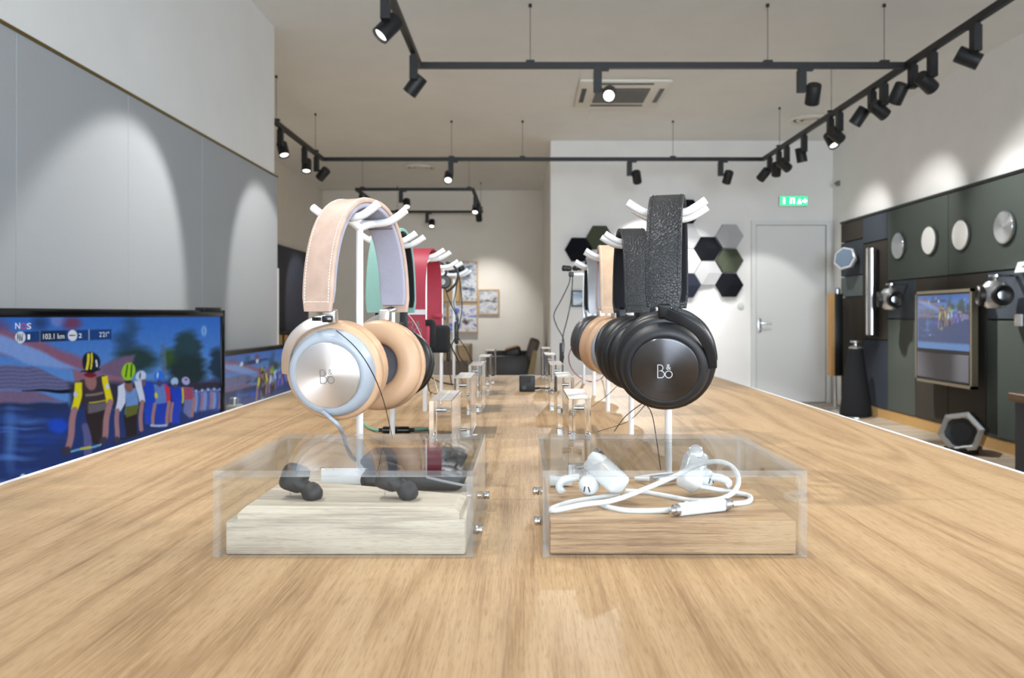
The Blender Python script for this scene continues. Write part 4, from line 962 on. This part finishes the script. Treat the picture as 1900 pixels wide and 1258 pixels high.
# ------------------------------------------------------------------ televisions on the left
def soft_poly(x, y, pts, s):
    n = len(pts); a = sum(pts[i][0] * pts[(i + 1) % n][1] - pts[(i + 1) % n][0] * pts[i][1] for i in range(n)); sg = 1 if a > 0 else -1; m = None
    for i in range(n):
        (x0, y0), (x1, y1) = pts[i], pts[(i + 1) % n]; L = math.hypot(x1 - x0, y1 - y0) + 1e-9
        d = sg * ((x1 - x0) * (y - y0) - (y1 - y0) * (x - x0)) / L; k = np.clip(d / s + .5, 0, 1); m = k if m is None else np.minimum(m, k)
    return m
def race(u, v):
    """the cycling broadcast, colour by position on the screen (crop units)"""
    x, y = u / .2703, (v - 560) / .2703
    rs = np.random.RandomState(3)
    x, y = x + 5 * np.sin(y / 41.0 + 1), y + 4 * np.sin(x / 37.0)
    img = np.zeros(x.shape + (3,)); 
    def col(c): return np.array(c, float)
    t = np.clip(y / 500, 0, 1)[..., None]; img[:] = col((40, 98, 196)) * (1 - t) + col((88, 140, 214)) * t
    def put(m, c, a=1.0): nonlocal img; m = (m * a)[..., None]; img = img * (1 - m) + col(c) * m
    def E(cx, cy, rx, ry, c, s=.25, a=1.0): put(np.clip((1 - np.sqrt(((x - cx) / rx) ** 2 + ((y - cy) / ry) ** 2)) / s, 0, 1), c, a)
    def PL(pts, c, s=8, a=1.0): put(soft_poly(x, y, pts, s), c, a)
    def LN(x0, y0, x1, y1, w, c, a=1.0):
        L = math.hypot(x1 - x0, y1 - y0); tt = np.clip(((x - x0) * (x1 - x0) + (y - y0) * (y1 - y0)) / L ** 2, 0, 1)
        d = np.hypot(x - x0 - tt * (x1 - x0), y - y0 - tt * (y1 - y0)); put(np.clip((w - d) / (w * .35) , 0, 1), c, a)
    E(390, 130, 70, 50, (104, 130, 204), .6); E(490, 150, 90, 60, (112, 62, 96), .7); E(270, 150, 90, 80, (38, 70, 128), .8)
    E(120, 40, 240, 60, (70, 90, 160), .8, .6); E(-60, 200, 160, 120, (104, 70, 110), .7)
    wob = 10 * np.sin(y / 17.0) + 6 * np.sin(y / 7.0 + x / 60)
    xs = x; x = x + wob
    E(900, 160, 80, 150, (44, 78, 120), .9, .85); E(860, 270, 110, 110, (36, 64, 96), .7, .8); E(930, 400, 190, 120, (34, 60, 62), .5)
    E(1165, 390, 80, 90, (52, 84, 40), .5); E(1290, 330, 115, 160, (38, 66, 76), .35); E(1285, 480, 160, 150, (30, 50, 54), .4); E(1500, 430, 80, 140, (32, 54, 76), .4)
    x = xs
    LN(1122, 300, 1126, 560, 18, (86, 108, 150), .7)
    PL([(-300, 120), (0, 190), (250, 255), (700, 450), (700, 500), (300, 420), (-300, 300)], (134, 92, 122), 40)
    PL([(-300, 190), (0, 225), (200, 300), (560, 480), (540, 560), (230, 440), (-300, 400)], (122, 156, 222), 24)
    PL([(690, 440), (850, 368), (925, 362), (860, 545), (700, 500)], (112, 92, 124), 24)
    PL([(500, 470), (860, 520), (860, 560), (520, 560)], (140, 100, 124), 14)
    PL([(-300, 430), (220, 440), (510, 560), (510, 602), (-300, 606)], (104, 106, 150), 14)
    st_ = (np.sin(y / 4.2 + x / 300) > .2) * 1.0
    put(soft_poly(x, y, [(-300, 440), (220, 445), (510, 565), (510, 602), (-300, 606)], 14) * st_, (78, 84, 130), .6)
    PL([(150, 604), (560, 600), (560, 632), (150, 612)], (10, 16, 38), 8)
    PL([(-300, 612), (230, 612), (430, 680), (-300, 720)], (116, 98, 134), 16); PL([(-300, 700), (460, 690), (560, 900), (-300, 780)], (38, 50, 88), 20)
    PL([(480, 560), (1600, 540), (1600, 720), (480, 760)], (48, 46, 66), 40)
    PL([(-300, 730), (420, 730), (1600, 640), (1600, 1400), (-300, 1400)], (30, 54, 116), 60)
    for k in range(26):
        yy = rs.uniform(720, 1250); xx = rs.uniform(-200, 330); E(xx, yy, rs.uniform(120, 260), rs.uniform(10, 34), [(66, 110, 204), (90, 138, 222), (34, 56, 108), (48, 84, 170)][k % 4], .9, .6)
    E(70, 950, 60, 300, (92, 146, 226), .9, .6)
    E(400, 850, 90, 70, (18, 74, 206), .5); E(300, 960, 120, 60, (22, 60, 150), .9, .7)
    skin, dk = (160, 120, 128), (48, 38, 42)
    # distant riders
    for k in range(9):
        cx = 1345 + k * 21; E(cx, 610 - k * 1.0 + (k % 2) * 8, 13, 14, [(150, 180, 232), (90, 120, 200)][k % 2], .4)
        PL([(cx - 12, 622), (cx + 13, 620), (cx + 16, 700), (cx + 4, 760 - k * 4), (cx - 14, 740)], [(120, 150, 214), (70, 96, 170), (150, 120, 150)][k % 3], 8)
    PL([(1255, 585), (1330, 585), (1335, 700), (1310, 800), (1262, 760)], (110, 120, 176), 10); PL([(1255, 590), (1325, 588), (1322, 665), (1262, 672)], (158, 72, 104), 8); E(1280, 543, 32, 32, (160, 172, 226), .25); E(1282, 535, 14, 10, (170, 60, 90), .5); LN(1250, 600, 1246, 690, 12, (208, 200, 60)); LN(1330, 660, 1322, 780, 13, skin)
    PL([(1170, 580), (1250, 582), (1244, 700), (1240, 840), (1185, 840)], (22, 64, 196), 10); E(1203, 550, 30, 32, (158, 192, 236), .25); E(1204, 585, 18, 22, (70, 70, 96), .4); LN(1180, 700, 1176, 820, 12, skin)
    PL([(985, 545), (1055, 555), (1060, 700), (1050, 850), (1000, 840)], (24, 70, 200), 10); E(970, 512, 40, 40, (194, 210, 240), .2); E(965, 510, 8, 30, (70, 84, 120), .5); E(988, 560, 22, 30, (110, 90, 110), .4)
    PL([(1058, 560), (1155, 548), (1165, 690), (1150, 850), (1075, 850)], (22, 62, 186), 10); PL([(1058, 565), (1140, 560), (1140, 690), (1062, 700)], (92, 128, 200), 10); PL([(1130, 555), (1168, 590), (1164, 690), (1138, 690)], (194, 52, 84), 8); E(1068, 640, 14, 26, (214, 200, 70), .4); E(1096, 512, 38, 46, (46, 112, 226), .2); E(1085, 500, 8, 30, (190, 214, 245), .5); E(1098, 556, 24, 28, (74, 70, 110), .4); LN(1060, 700, 1052, 840, 14, skin); LN(1156, 690, 1150, 830, 14, skin); LN(1040, 850, 1145, 845, 9, (170, 190, 226))
    # second rider
    PL([(850, 700), (955, 690), (935, 920), (862, 920)], (34, 30, 34), 10); PL([(858, 600), (935, 590), (950, 730), (860, 770)], (106, 148, 214), 10); PL([(860, 715), (950, 705), (945, 770), (870, 790)], (96, 104, 40), 8)
    PL([(812, 580), (862, 552), (856, 690), (830, 750), (792, 748)], (206, 218, 246), 8); PL([(925, 540), (975, 548), (992, 690), (952, 690)], (200, 214, 244), 8)
    LN(808, 748, 800, 930, 19, skin); LN(972, 690, 968, 880, 17, skin); E(886, 580, 34, 46, (128, 92, 88), .3); E(886, 545, 30, 14, (36, 34, 40), .4); E(882, 475, 50, 66, (150, 204, 40), .14)
    LN(870, 430, 868, 510, 7, (70, 100, 30)); LN(900, 430, 903, 510, 7, (60, 90, 30)); LN(790, 950, 960, 910, 9, (40, 40, 54)); E(798, 950, 26, 30, (60, 56, 76), .4)
    # leading rider
    LN(590, 860, 610, 1060, 34, (96, 96, 150), .9); PL([(585, 745), (735, 725), (715, 930), (700, 1000), (630, 960)], (42, 34, 38), 12); PL([(556, 540), (715, 505), (742, 735), (600, 765)], (58, 48, 56), 10)
    PL([(600, 700), (735, 690), (738, 740), (610, 765)], (120, 118, 130), 10, .7); LN(590, 640, 700, 625, 10, (170, 160, 150), .6); LN(610, 690, 715, 680, 7, (196, 190, 60), .8)
    PL([(520, 560), (568, 556), (560, 640), (536, 748), (488, 742)], (228, 218, 24), 8); PL([(702, 515), (742, 512), (772, 688), (724, 698)], (228, 218, 24), 8); E(515, 640, 18, 24, (190, 205, 240), .4); E(740, 585, 16, 24, (200, 214, 240), .4)
    LN(512, 746, 470, 1000, 27, skin); LN(752, 692, 716, 930, 25, skin); E(458, 1025, 44, 40, (54, 50, 70), .4); E(706, 955, 36, 34, (60, 56, 78), .4); LN(495, 1030, 690, 980, 9, (110, 170, 214)); LN(560, 1010, 620, 995, 10, (190, 190, 60))
    E(628, 545, 46, 66, (150, 108, 108), .25); E(622, 500, 50, 20, (126, 20, 44), .3); E(622, 415, 66, 78, (20, 32, 46), .12); LN(606, 360, 594, 460, 11, (222, 210, 40)); LN(628, 350, 622, 455, 7, (222, 210, 40)); LN(655, 400, 662, 440, 7, (210, 220, 235)); LN(560, 480, 684, 462, 7, (14, 20, 34))
    x, y = u / .2703, (v - 560) / .2703
    # banner
    put(soft_poly(x, y, [(112, 206), (765, 188), (765, 258), (112, 280)], 3), (18, 56, 116), .85); PL([(275, 200), (450, 196), (450, 270), (275, 275)], (26, 44, 78), 3)
    E(140, 244, 37, 42, (222, 230, 244), .06); E(498, 231, 33, 39, (222, 230, 244), .06)
    for k in range(3): LN(124 + k * 15, 222, 120 + k * 15, 266, 4.5, (30, 50, 84))
    LN(478, 231, 518, 231, 4, (30, 50, 84)); LN(274, 200, 274, 278, 2.5, (200, 214, 236)); LN(610, 190, 610, 264, 2.5, (200, 214, 236))
    E(1400, 200, 24, 46, (128, 176, 236), .5); E(1400, 200, 6, 30, (70, 124, 214), .5); E(160, 1205, 24, 24, (222, 230, 244), .1)
    g = (np.sin(x * .11 + 3 * np.sin(y * .05)) * np.sin(y * .13 + 2 * np.sin(x * .031)) + .6 * np.sin(x * .37 + y * .05) * np.sin(y * .31 - x * .04))
    img = img * (1 + .025 * g[..., None]) * .92
    return np.clip(img, 0, 255) / 255.0
def vcol_mat(name, s):
    n = N(name); at = n.n('ShaderNodeAttribute', attribute_name='picture'); n.l(at.outputs['Color'], n.b.inputs['Emission Color'])
    n.b.inputs['Emission Strength'].default_value = s; n.b.inputs['Base Color'].default_value = (.006, .006, .008, 1); n.set(Roughness=.16); n.b.inputs['Specular IOR Level'].default_value = .3; n.m.cycles.emission_sampling = 'NONE'
    return n.m
def screen(name, o, e, w, h, nx, ny, cfun, m, parent, M0):
    """flat lit screen, lower left corner o, unit direction e along its width (in parent space)"""
    o, e = Vector(o), Vector(e); gx, gy = np.meshgrid(np.linspace(0, 1, nx), np.linspace(0, 1, ny))
    vs = np.stack([o.x + e.x * w * gx, o.y + e.y * w * gx, o.z + h * gy], -1).reshape(-1, 3)
    idx = np.arange(nx * ny).reshape(ny, nx); fs = np.stack([idx[:-1, :-1], idx[:-1, 1:], idx[1:, 1:], idx[1:, :-1]], -1).reshape(-1, 4)
    me = bpy.data.meshes.new(name); me.from_pydata(vs.tolist(), [], fs.tolist()); me.update(); me.materials.append(m)
    c = cfun(gx.reshape(-1), gy.reshape(-1)); c = np.where(c <= .04045, c / 12.92, ((c + .055) / 1.055) ** 2.4)
    at = me.color_attributes.new('picture', 'FLOAT_COLOR', 'POINT'); at.data.foreach_set('color', np.concatenate([c, np.ones((len(c), 1))], 1).astype(np.float32).reshape(-1))
    ob = bpy.data.objects.new(name, me); COL.objects.link(ob); ob.parent = parent; ob.matrix_local = M0; return ob
# first television, turned a little from the wall
A0, A1 = Vector((-1.69, 2.47, 0)), Vector((-1.36, 3.65, 0))
e1 = (A1 - A0).normalized(); n1 = e1.cross(Vector((0, 0, 1))); W1 = (A1 - A0).length; ZT, ZB_ = 1.085, .40
tv = thing('television', 'large television showing a cycling race beside the table', 'television', (A0 + A1) / 2 + Vector((0, 0, .36)))
tvi = loc(tv); fr = Matrix((e1, Vector((0, 0, 1)), n1)).transposed().to_4x4(); fr.translation = A0
def tvbox(name, x0, x1, z0, z1, d0, d1, m, r=.004): b = MB(); b.rbox((x0, z0, d0), (x1, z1, d1), r, 2, fr); return obj(name, b, m, tv, 30, tvi)
bz = .024
tvbox('back_shell', 0, W1, ZB_, ZT, -.05, -.004, M['black'])
tvbox('bezel', 0, W1, ZT - bz - .006, ZT, -.006, .012, M['black_gloss']); tvbox('bezel', 0, W1, ZB_, ZB_ + bz + .01, -.006, .012, M['black_gloss']); tvbox('bezel', 0, bz, ZB_, ZT, -.006, .012, M['black_gloss']); tvbox('bezel', W1 - bz, W1, ZB_, ZT, -.006, .012, M['black_gloss'])
tvbox('neck', W1 * .4, W1 * .6, .27, ZB_ + .05, -.06, -.02, M['black']); tvbox('foot', W1 * .25, W1 * .75, .252, .272, -.16, .12, M['black'])
tvbox('soundbar_clip', W1 - .155, W1 - .04, ZT - .006, ZT + .012, -.03, .02, M['black'])
so_ = A0 + e1 * bz + n1 * .002; sw, sh = W1 - 2 * bz, ZT - ZB_ - 2 * bz - .016; sz = ZB_ + bz + .01
def tv_c(gx, gy):
    px = so_.x + e1.x * sw * gx; py = so_.y + e1.y * sw * gx; pz = sz + sh * gy
    return race(U0 + F * px / py, V0 - F * (pz - EYE) / py)
SCR = .62
scr = screen('screen', (so_.x, so_.y, sz), e1, sw, sh, 460, 260, tv_c, vcol_mat('screen_picture', SCR), tv, tvi)
def tvpt(u, v, d=.003):
    o = Vector((0, 0, EYE)); dr_ = G(u, v, 1.0) - o; k = (A0 + n1 * d - o).dot(n1) / dr_.dot(n1); return o + dr_ * k
M['scrw'] = emis('screen_white', (226, 234, 246), SCR); M['scrr'] = emis('screen_red', (196, 40, 66), SCR)
cpx = lambda x, y: (x * .2703, 560 + y * .2703)
for body, x, y, x1, hpx, m, bold in (('N', 105, 186, 138, 41, 'scrw', .0004), ('O', 145, 187, 180, 41, 'scrr', .0008), ('S', 184, 187, 214, 41, 'scrw', .0004), ('1', 190, 258, 206, 34, 'scrw', .0004), ('103.1 km', 296, 257, 442, 37, 'scrw', 0), ('2', 540, 247, 562, 30, 'scrw', .0004), ("2'21\"", 682, 241, 748, 34, 'scrw', 0)):
    p = tvpt(*cpx(x, y)); p2 = tvpt(*cpx(x, y - hpx)); p3_ = tvpt(*cpx(x1, y)); me = text_mesh(body, 1.0, 0, 'LEFT', bold * 10)
    xs = [v.co.x for v in me.vertices]; ysv = [v.co.y for v in me.vertices]; ky = (p2 - p).length / max(ysv); kx = (p3_ - p).length / (max(xs) - min(xs))
    for v in me.vertices: v.co = Vector(((v.co.x - min(xs)) * kx, v.co.y * ky, 0))
    me.materials.clear(); me.materials.append(M[m]); Mt = fr.copy(); Mt.translation = p
    co = bpy.data.objects.new('caption', me); COL.objects.link(co); co.parent = scr; co.matrix_local = Mt
# second television further along the wall, and the low cabinet both stand on
tv2 = thing('television', 'smaller television further along the grey wall, partly hidden by the table', 'television', (-1.70, 5.2, .27)); i2 = loc(tv2)
b = MB(); b.rbox((-1.76, 4.45, .30), (-1.70, 6.0, .855), .004, 2); obj('back_shell', b, M['black'], tv2, 30, i2)
for (y0, y1, z0, z1) in ((4.45, 6.0, .83, .857), (4.45, 6.0, .30, .33), (4.45, 4.475, .30, .857), (5.975, 6.0, .30, .857)):
    b = MB(); b.box((-1.70, y0, z0), (-1.69, y1, z1)); obj('bezel', b, M['black_gloss'], tv2, 0, i2)
b = MB(); b.box((-1.80, 4.9, .252), (-1.60, 5.6, .27)); b.box((-1.75, 5.1, .27), (-1.72, 5.4, .32)); obj('foot', b, M['black'], tv2, 0, i2)
rc = lambda k: (lambda gx, gy: np.clip(race(-90 + 510 * gx, 990 - 415 * gy) * .8 + k, 0, 1))
screen('screen', (-1.697, 4.475, .33), (0, 1, 0), 1.5, .50, 120, 60, rc(.08), vcol_mat('second_screen_picture', SCR), tv2, i2)
lc = thing('media_cabinet', 'low pale media cabinet under the televisions along the left wall', 'cabinet', (-1.60, 4.1, 0)); il = loc(lc)
b = MB(); b.rbox((-1.84, 1.6, .05), (-1.24, 6.0, .25), .006); obj('body', b, M['white'], lc, 30, il)
b = MB(); b.box((-1.80, 1.7, 0), (-1.30, 5.9, .05)); obj('plinth', b, M['black'], lc, 30, il)
sp = thing('table_speaker', 'small beige speaker standing between the two televisions', 'speaker', (-1.44, 4.02, .25))
b = MB(); b.rbox((-.035, -.04, 0), (.035, .04, .37), .012, 3); obj('body', b, P('beige_speaker', (170, 164, 152), .5), sp)
b = MB(); b.lathe([(.02, 0), (.02, .03), (.016, .035), (0, .035)], 20, T(-.005, 0, .37)); obj('knob', b, M['satin'], sp)

# ------------------------------------------------------------------ speakers and TV on the right wall
def wp(u, v, off): X = PX - off; Y = X * F / (u - U0); return Vector((X, Y, EYE + (V0 - v) / F * Y))
wtv = thing('wall_television', 'bronze framed wall television with speaker grille on dark panels', 'television', (PX, 6.88, .88)); iw = loc(wtv)
tx = 3.55; ya, yb, z0, z1 = 7.345, 6.416, .474, 1.278
M['bronze'] = P('bronze_frame', (150, 138, 116), .3, .9)
b = MB(); b.rbox((tx + .012, yb + .02, z0 + .02), (tx + .06, ya - .02, z1 - .02), .01); obj('body', b, M['black'], wtv, 30, iw)
for (p, q) in (((tx, yb, z1 - .025), (tx + .05, ya, z1)), ((tx, yb, z0), (tx + .05, ya, z0 + .025)), ((tx, yb, z0), (tx + .05, yb + .025, z1)), ((tx, ya - .025, z0), (tx + .05, ya, z1))):
    b = MB(); b.box(p, q); obj('frame_bar', b, M['bronze'], wtv, 0, iw)
b = MB(); b.box((tx + .06, yb + .25, z0 + .25), (PX, ya - .25, z1 - .25)); obj('wall_mount', b, M['black'], wtv, 0, iw)
b = MB(); b.box((tx + .004, yb + .03, z0 + .03), (tx + .012, ya - .03, z1 - .03)); obj('face_panel', b, M['black'], wtv, 0, iw)
b = MB(); b.rbox((tx - .004, yb + .04, z0 + .045), (tx + .006, ya - .04, z0 + .265), .003, 1); obj('speaker_grille', b, fabric('grey_grille', (112, 112, 120), 400), wtv, 30, iw)
screen('screen', (tx + .003, ya - .035, z0 + .30), (0, -1, 0), ya - yb - .07, z1 - z0 - .34, 90, 56, rc(.12), vcol_mat('wall_screen_picture', SCR), wtv, iw)
disc_s = brushed('brushed_speaker_disc', (200, 202, 204), .3); disc_w = fabric('white_speaker_cloth', (226, 228, 226), 300)
for (u, v, m, lb) in ((1671, 456, disc_s, 'smaller looking silver disc speaker furthest left on the green panels'), (1729, 446, disc_w, 'left white disc speaker on the green panels'), (1788, 436, disc_w, 'right white disc speaker on the green panels'), (1869, 421.5, disc_s, 'silver disc speaker furthest right on the green panels')):
    p = wp(u, v, .0); t = thing('disc_speaker', lb, 'speaker', p, 0, 'round disc speakers on the right wall')
    b = MB(); b.lathe([(.10, 0), (.125, .012), (.127, .03), (.120, .034)], 40); obj('rim', b, M['satin'], t, 40, frame((0, 0, 0), (-1, 0, 0)))
    b = MB(); b.lathe([(.121, 0), (.119, .004), (0, .006)], 40); obj('cover', b, m, t, 40, frame((-.033, 0, 0), (-1, 0, 0)))
tu = thing('tube_speaker', 'tall polished tube speaker mounted upright on the panels', 'speaker', wp(1617, 541, .07))
b = MB(); b.lathe([(0, -.455), (.05, -.455), (.055, -.45), (.055, .45), (.05, .455), (0, .455)], 28); obj('tube', b, M['steel'], tu, 40)
b = MB(); b.box((.05, -.03, -.44), (.062, .03, .44)); obj('grille', b, M['black'], tu, 0)
b = MB(); b.box((-.02, -.015, .30), (.07, .015, .36)); b.box((-.02, -.015, -.47), (.07, .015, -.43)); obj('bracket', b, M['black'], tu, 0)
ws = thing('wedge_speaker', 'white wedge speaker with blue-grey cloth front high on the panels', 'speaker', wp(1571, 481, .12))
b = MB(); b.lathe([(0, -.12), (.05, -.12), (.10, -.05), (.135, .03), (.13, .05), (.118, .055)], 7, frame((0, 0, 0), (-.75, -.62, .22))); obj('shell', b, M['white_gloss'], ws, 40)
b = MB(); b.lathe([(.119, .045), (.11, .062), (0, .066)], 7, frame((0, 0, 0), (-.75, -.62, .22))); obj('cloth_front', b, fabric('blue_grey_cloth', (112, 130, 150), 300), ws, 40)
b = MB(); b.box((.0, -.02, -.02), (.12, .02, .02)); obj('bracket', b, M['black'], ws, 0)
# slatted oak column speaker on a thin foot
p = G(1568, 774, 9.15); wo = thing('column_speaker', 'slim oak fronted column speaker standing at the panel edge', 'speaker', (3.52, 9.15, 0))
zt_, zb_ = EYE + (V0 - 545) / F * 9.15, EYE + (V0 - 697) / F * 9.15
b = MB(); b.rbox((-.03, -.05, zb_), (.07, .05, zt_), .01); obj('body', b, M['black'], wo)
for k in range(6):
    b = MB(); b.rbox((-.072 + .0, -.06 + k * .02, zb_), (-.03, -.043 + k * .02, zt_), .002, 1); obj('slat', b, P('warm_oak_slat', (214, 168, 108), .45) if k == 0 else bpy.data.materials['warm_oak_slat'], wo)
b = MB(); b.lathe([(.035, 0), (.035, .05), (.02, .07), (0, .07)], 20, T(.02, 0, zt_)); obj('top_lens', b, M['satin'], wo)
b = MB(); b.lathe([(.13, 0), (.13, .012), (.02, .03), (.012, zb_)], 24); obj('foot', b, M['satin'], wo)
# black conical floor speaker
cs_ = thing('cone_speaker', 'black tapered floor speaker with silver top in front of the panels', 'speaker', (3.45, 8.42, 0))
b = MB(); b.lathe([(0, .02), (.155, .02), (.158, .05), (.150, .12), (.115, .40), (.075, .68), (.066, .72), (0, .72)], 28); obj('cloth_body', b, fabric('black_speaker_cloth', (24, 25, 28), 300), cs_, 40)
b = MB(); b.lathe([(0, 0), (.16, 0), (.162, .012), (.158, .02), (0, .02)], 28); obj('base', b, M['steel'], cs_, 40)
b = MB(); b.lathe([(.066, .72), (.07, .73), (.05, .745), (.02, .75), (.02, .775), (.055, .785), (.05, .80), (0, .80)], 28); obj('acoustic_lens', b, M['satin'], cs_, 40)
for (u, v, lb) in ((1653, 555, 'far silver ball speaker with dark drivers left of the wall television'), (1847, 547, 'near silver ball speaker with dark drivers right of the wall television')):
    p = wp(u, v, .16); t = thing('ball_speaker', lb, 'speaker', p, 0, 'silver ball speakers on the right wall')
    b = MB(); b.lathe([(.0, -.108), (.06, -.100), (.098, -.06), (.110, 0), (.098, .06), (.06, .1), (0, .108)], 20); obj('body', b, M['satin'], t, 25)
    for d in ((-.80, -.60, -.05), (-.35, .92, -.05)) if False else ((-.05, -1.0, -.05), (-.98, .30, -.05)):
        b = MB(); Md = frame(Vector(d).normalized() * .082, d); b.lathe([(.076, 0), (.077, .032), (.068, .042), (.062, .036), (.046, .024), (.022, .018), (0, .026)], 28, Md); obj('driver', b, M['black'], t, 40)
    b = MB(); b.lathe([(.018, .09), (.014, .125), (.045, .135), (.045, .15), (0, .15)], 20); b.box((0, -.02, .135), (.155, .02, .15)); obj('bracket', b, M['steel'], t, 35)
pg = thing('hexagon_speaker', 'low dark hexagonal speaker with silver ring on the floor', 'speaker', (3.36, 6.22, .165))
dv = Vector((-.62, -.78, .12)); Mg = frame((0, 0, 0), dv) @ Matrix.Rotation(R(12), 4, 'Z')
b = MB(); b.lathe([(0, -.30), (.11, -.30), (.17, -.18), (.165, 0), (0, 0)], 6, Mg); obj('body', b, M['black_gloss'], pg, 20)
b = MB(); b.lathe([(.168, 0), (.165, .02), (.135, .03), (.115, .02), (.115, -.01)], 6, Mg); obj('ring', b, M['satin'], pg, 20)
b = MB(); b.lathe([(.118, .012), (.112, .024), (.09, .02), (.05, .0), (0, .012)], 30, Mg); obj('woofer', b, M['black'], pg, 40)
b = MB(); b.box((-.08, -.06, -.165), (.1, .1, -.12)); obj('foot', b, M['black'], pg, 0)
for (u, v, w, h, lb) in ((1896, 496, .12, .085, 'upper white price card at the right edge of the photo'), (1890, 594, .085, .09, 'lower white price card at the right edge of the photo')):
    p = wp(u, v, .03); t = thing('price_card', lb, 'card', p)
    b = MB(); b.rbox((-.008, -w / 2, -h / 2), (.008, w / 2, h / 2), .003, 2); obj('card', b, M['white_gloss'], t, 30, Matrix.Rotation(R(18 if 'upper' in lb else 0), 4, 'Y'))
    b = MB(); b.box((0, -.012, -.012), (.03, .012, .012)); obj('holder', b, M['black'], t, 0)
    b = MB(); b.lathe([(.011, 0), (.011, .001), (0, .001)], 16, Matrix.Rotation(R(18 if 'upper' in lb else 0), 4, 'Y') @ frame((-.0085, -.03, 0), (-1, 0, 0)));
    if 'upper' in lb: obj('dot', b, M['black'], t)
ctr = thing('counter', 'dark counter with brown wooden top at the right edge', 'counter', (3.2, 4.4, 0))
b = MB(); b.box((-.25, -.46, .06), (.3, .46, .545)); obj('body', b, P('charcoal_counter', (44, 47, 54), .55), ctr, 0)
b = MB(); b.rbox((-.27, -.5, .545), (.32, .5, .595), .004, 1); obj('top', b, wood('walnut_top', [(84, 58, 38), (112, 80, 54), (132, 98, 68)], 'Y', 90, 1, .4), ctr, 30)
b = MB(); b.box((-.2, -.42, 0), (.26, .42, .06)); obj('plinth', b, M['black'], ctr, 0)
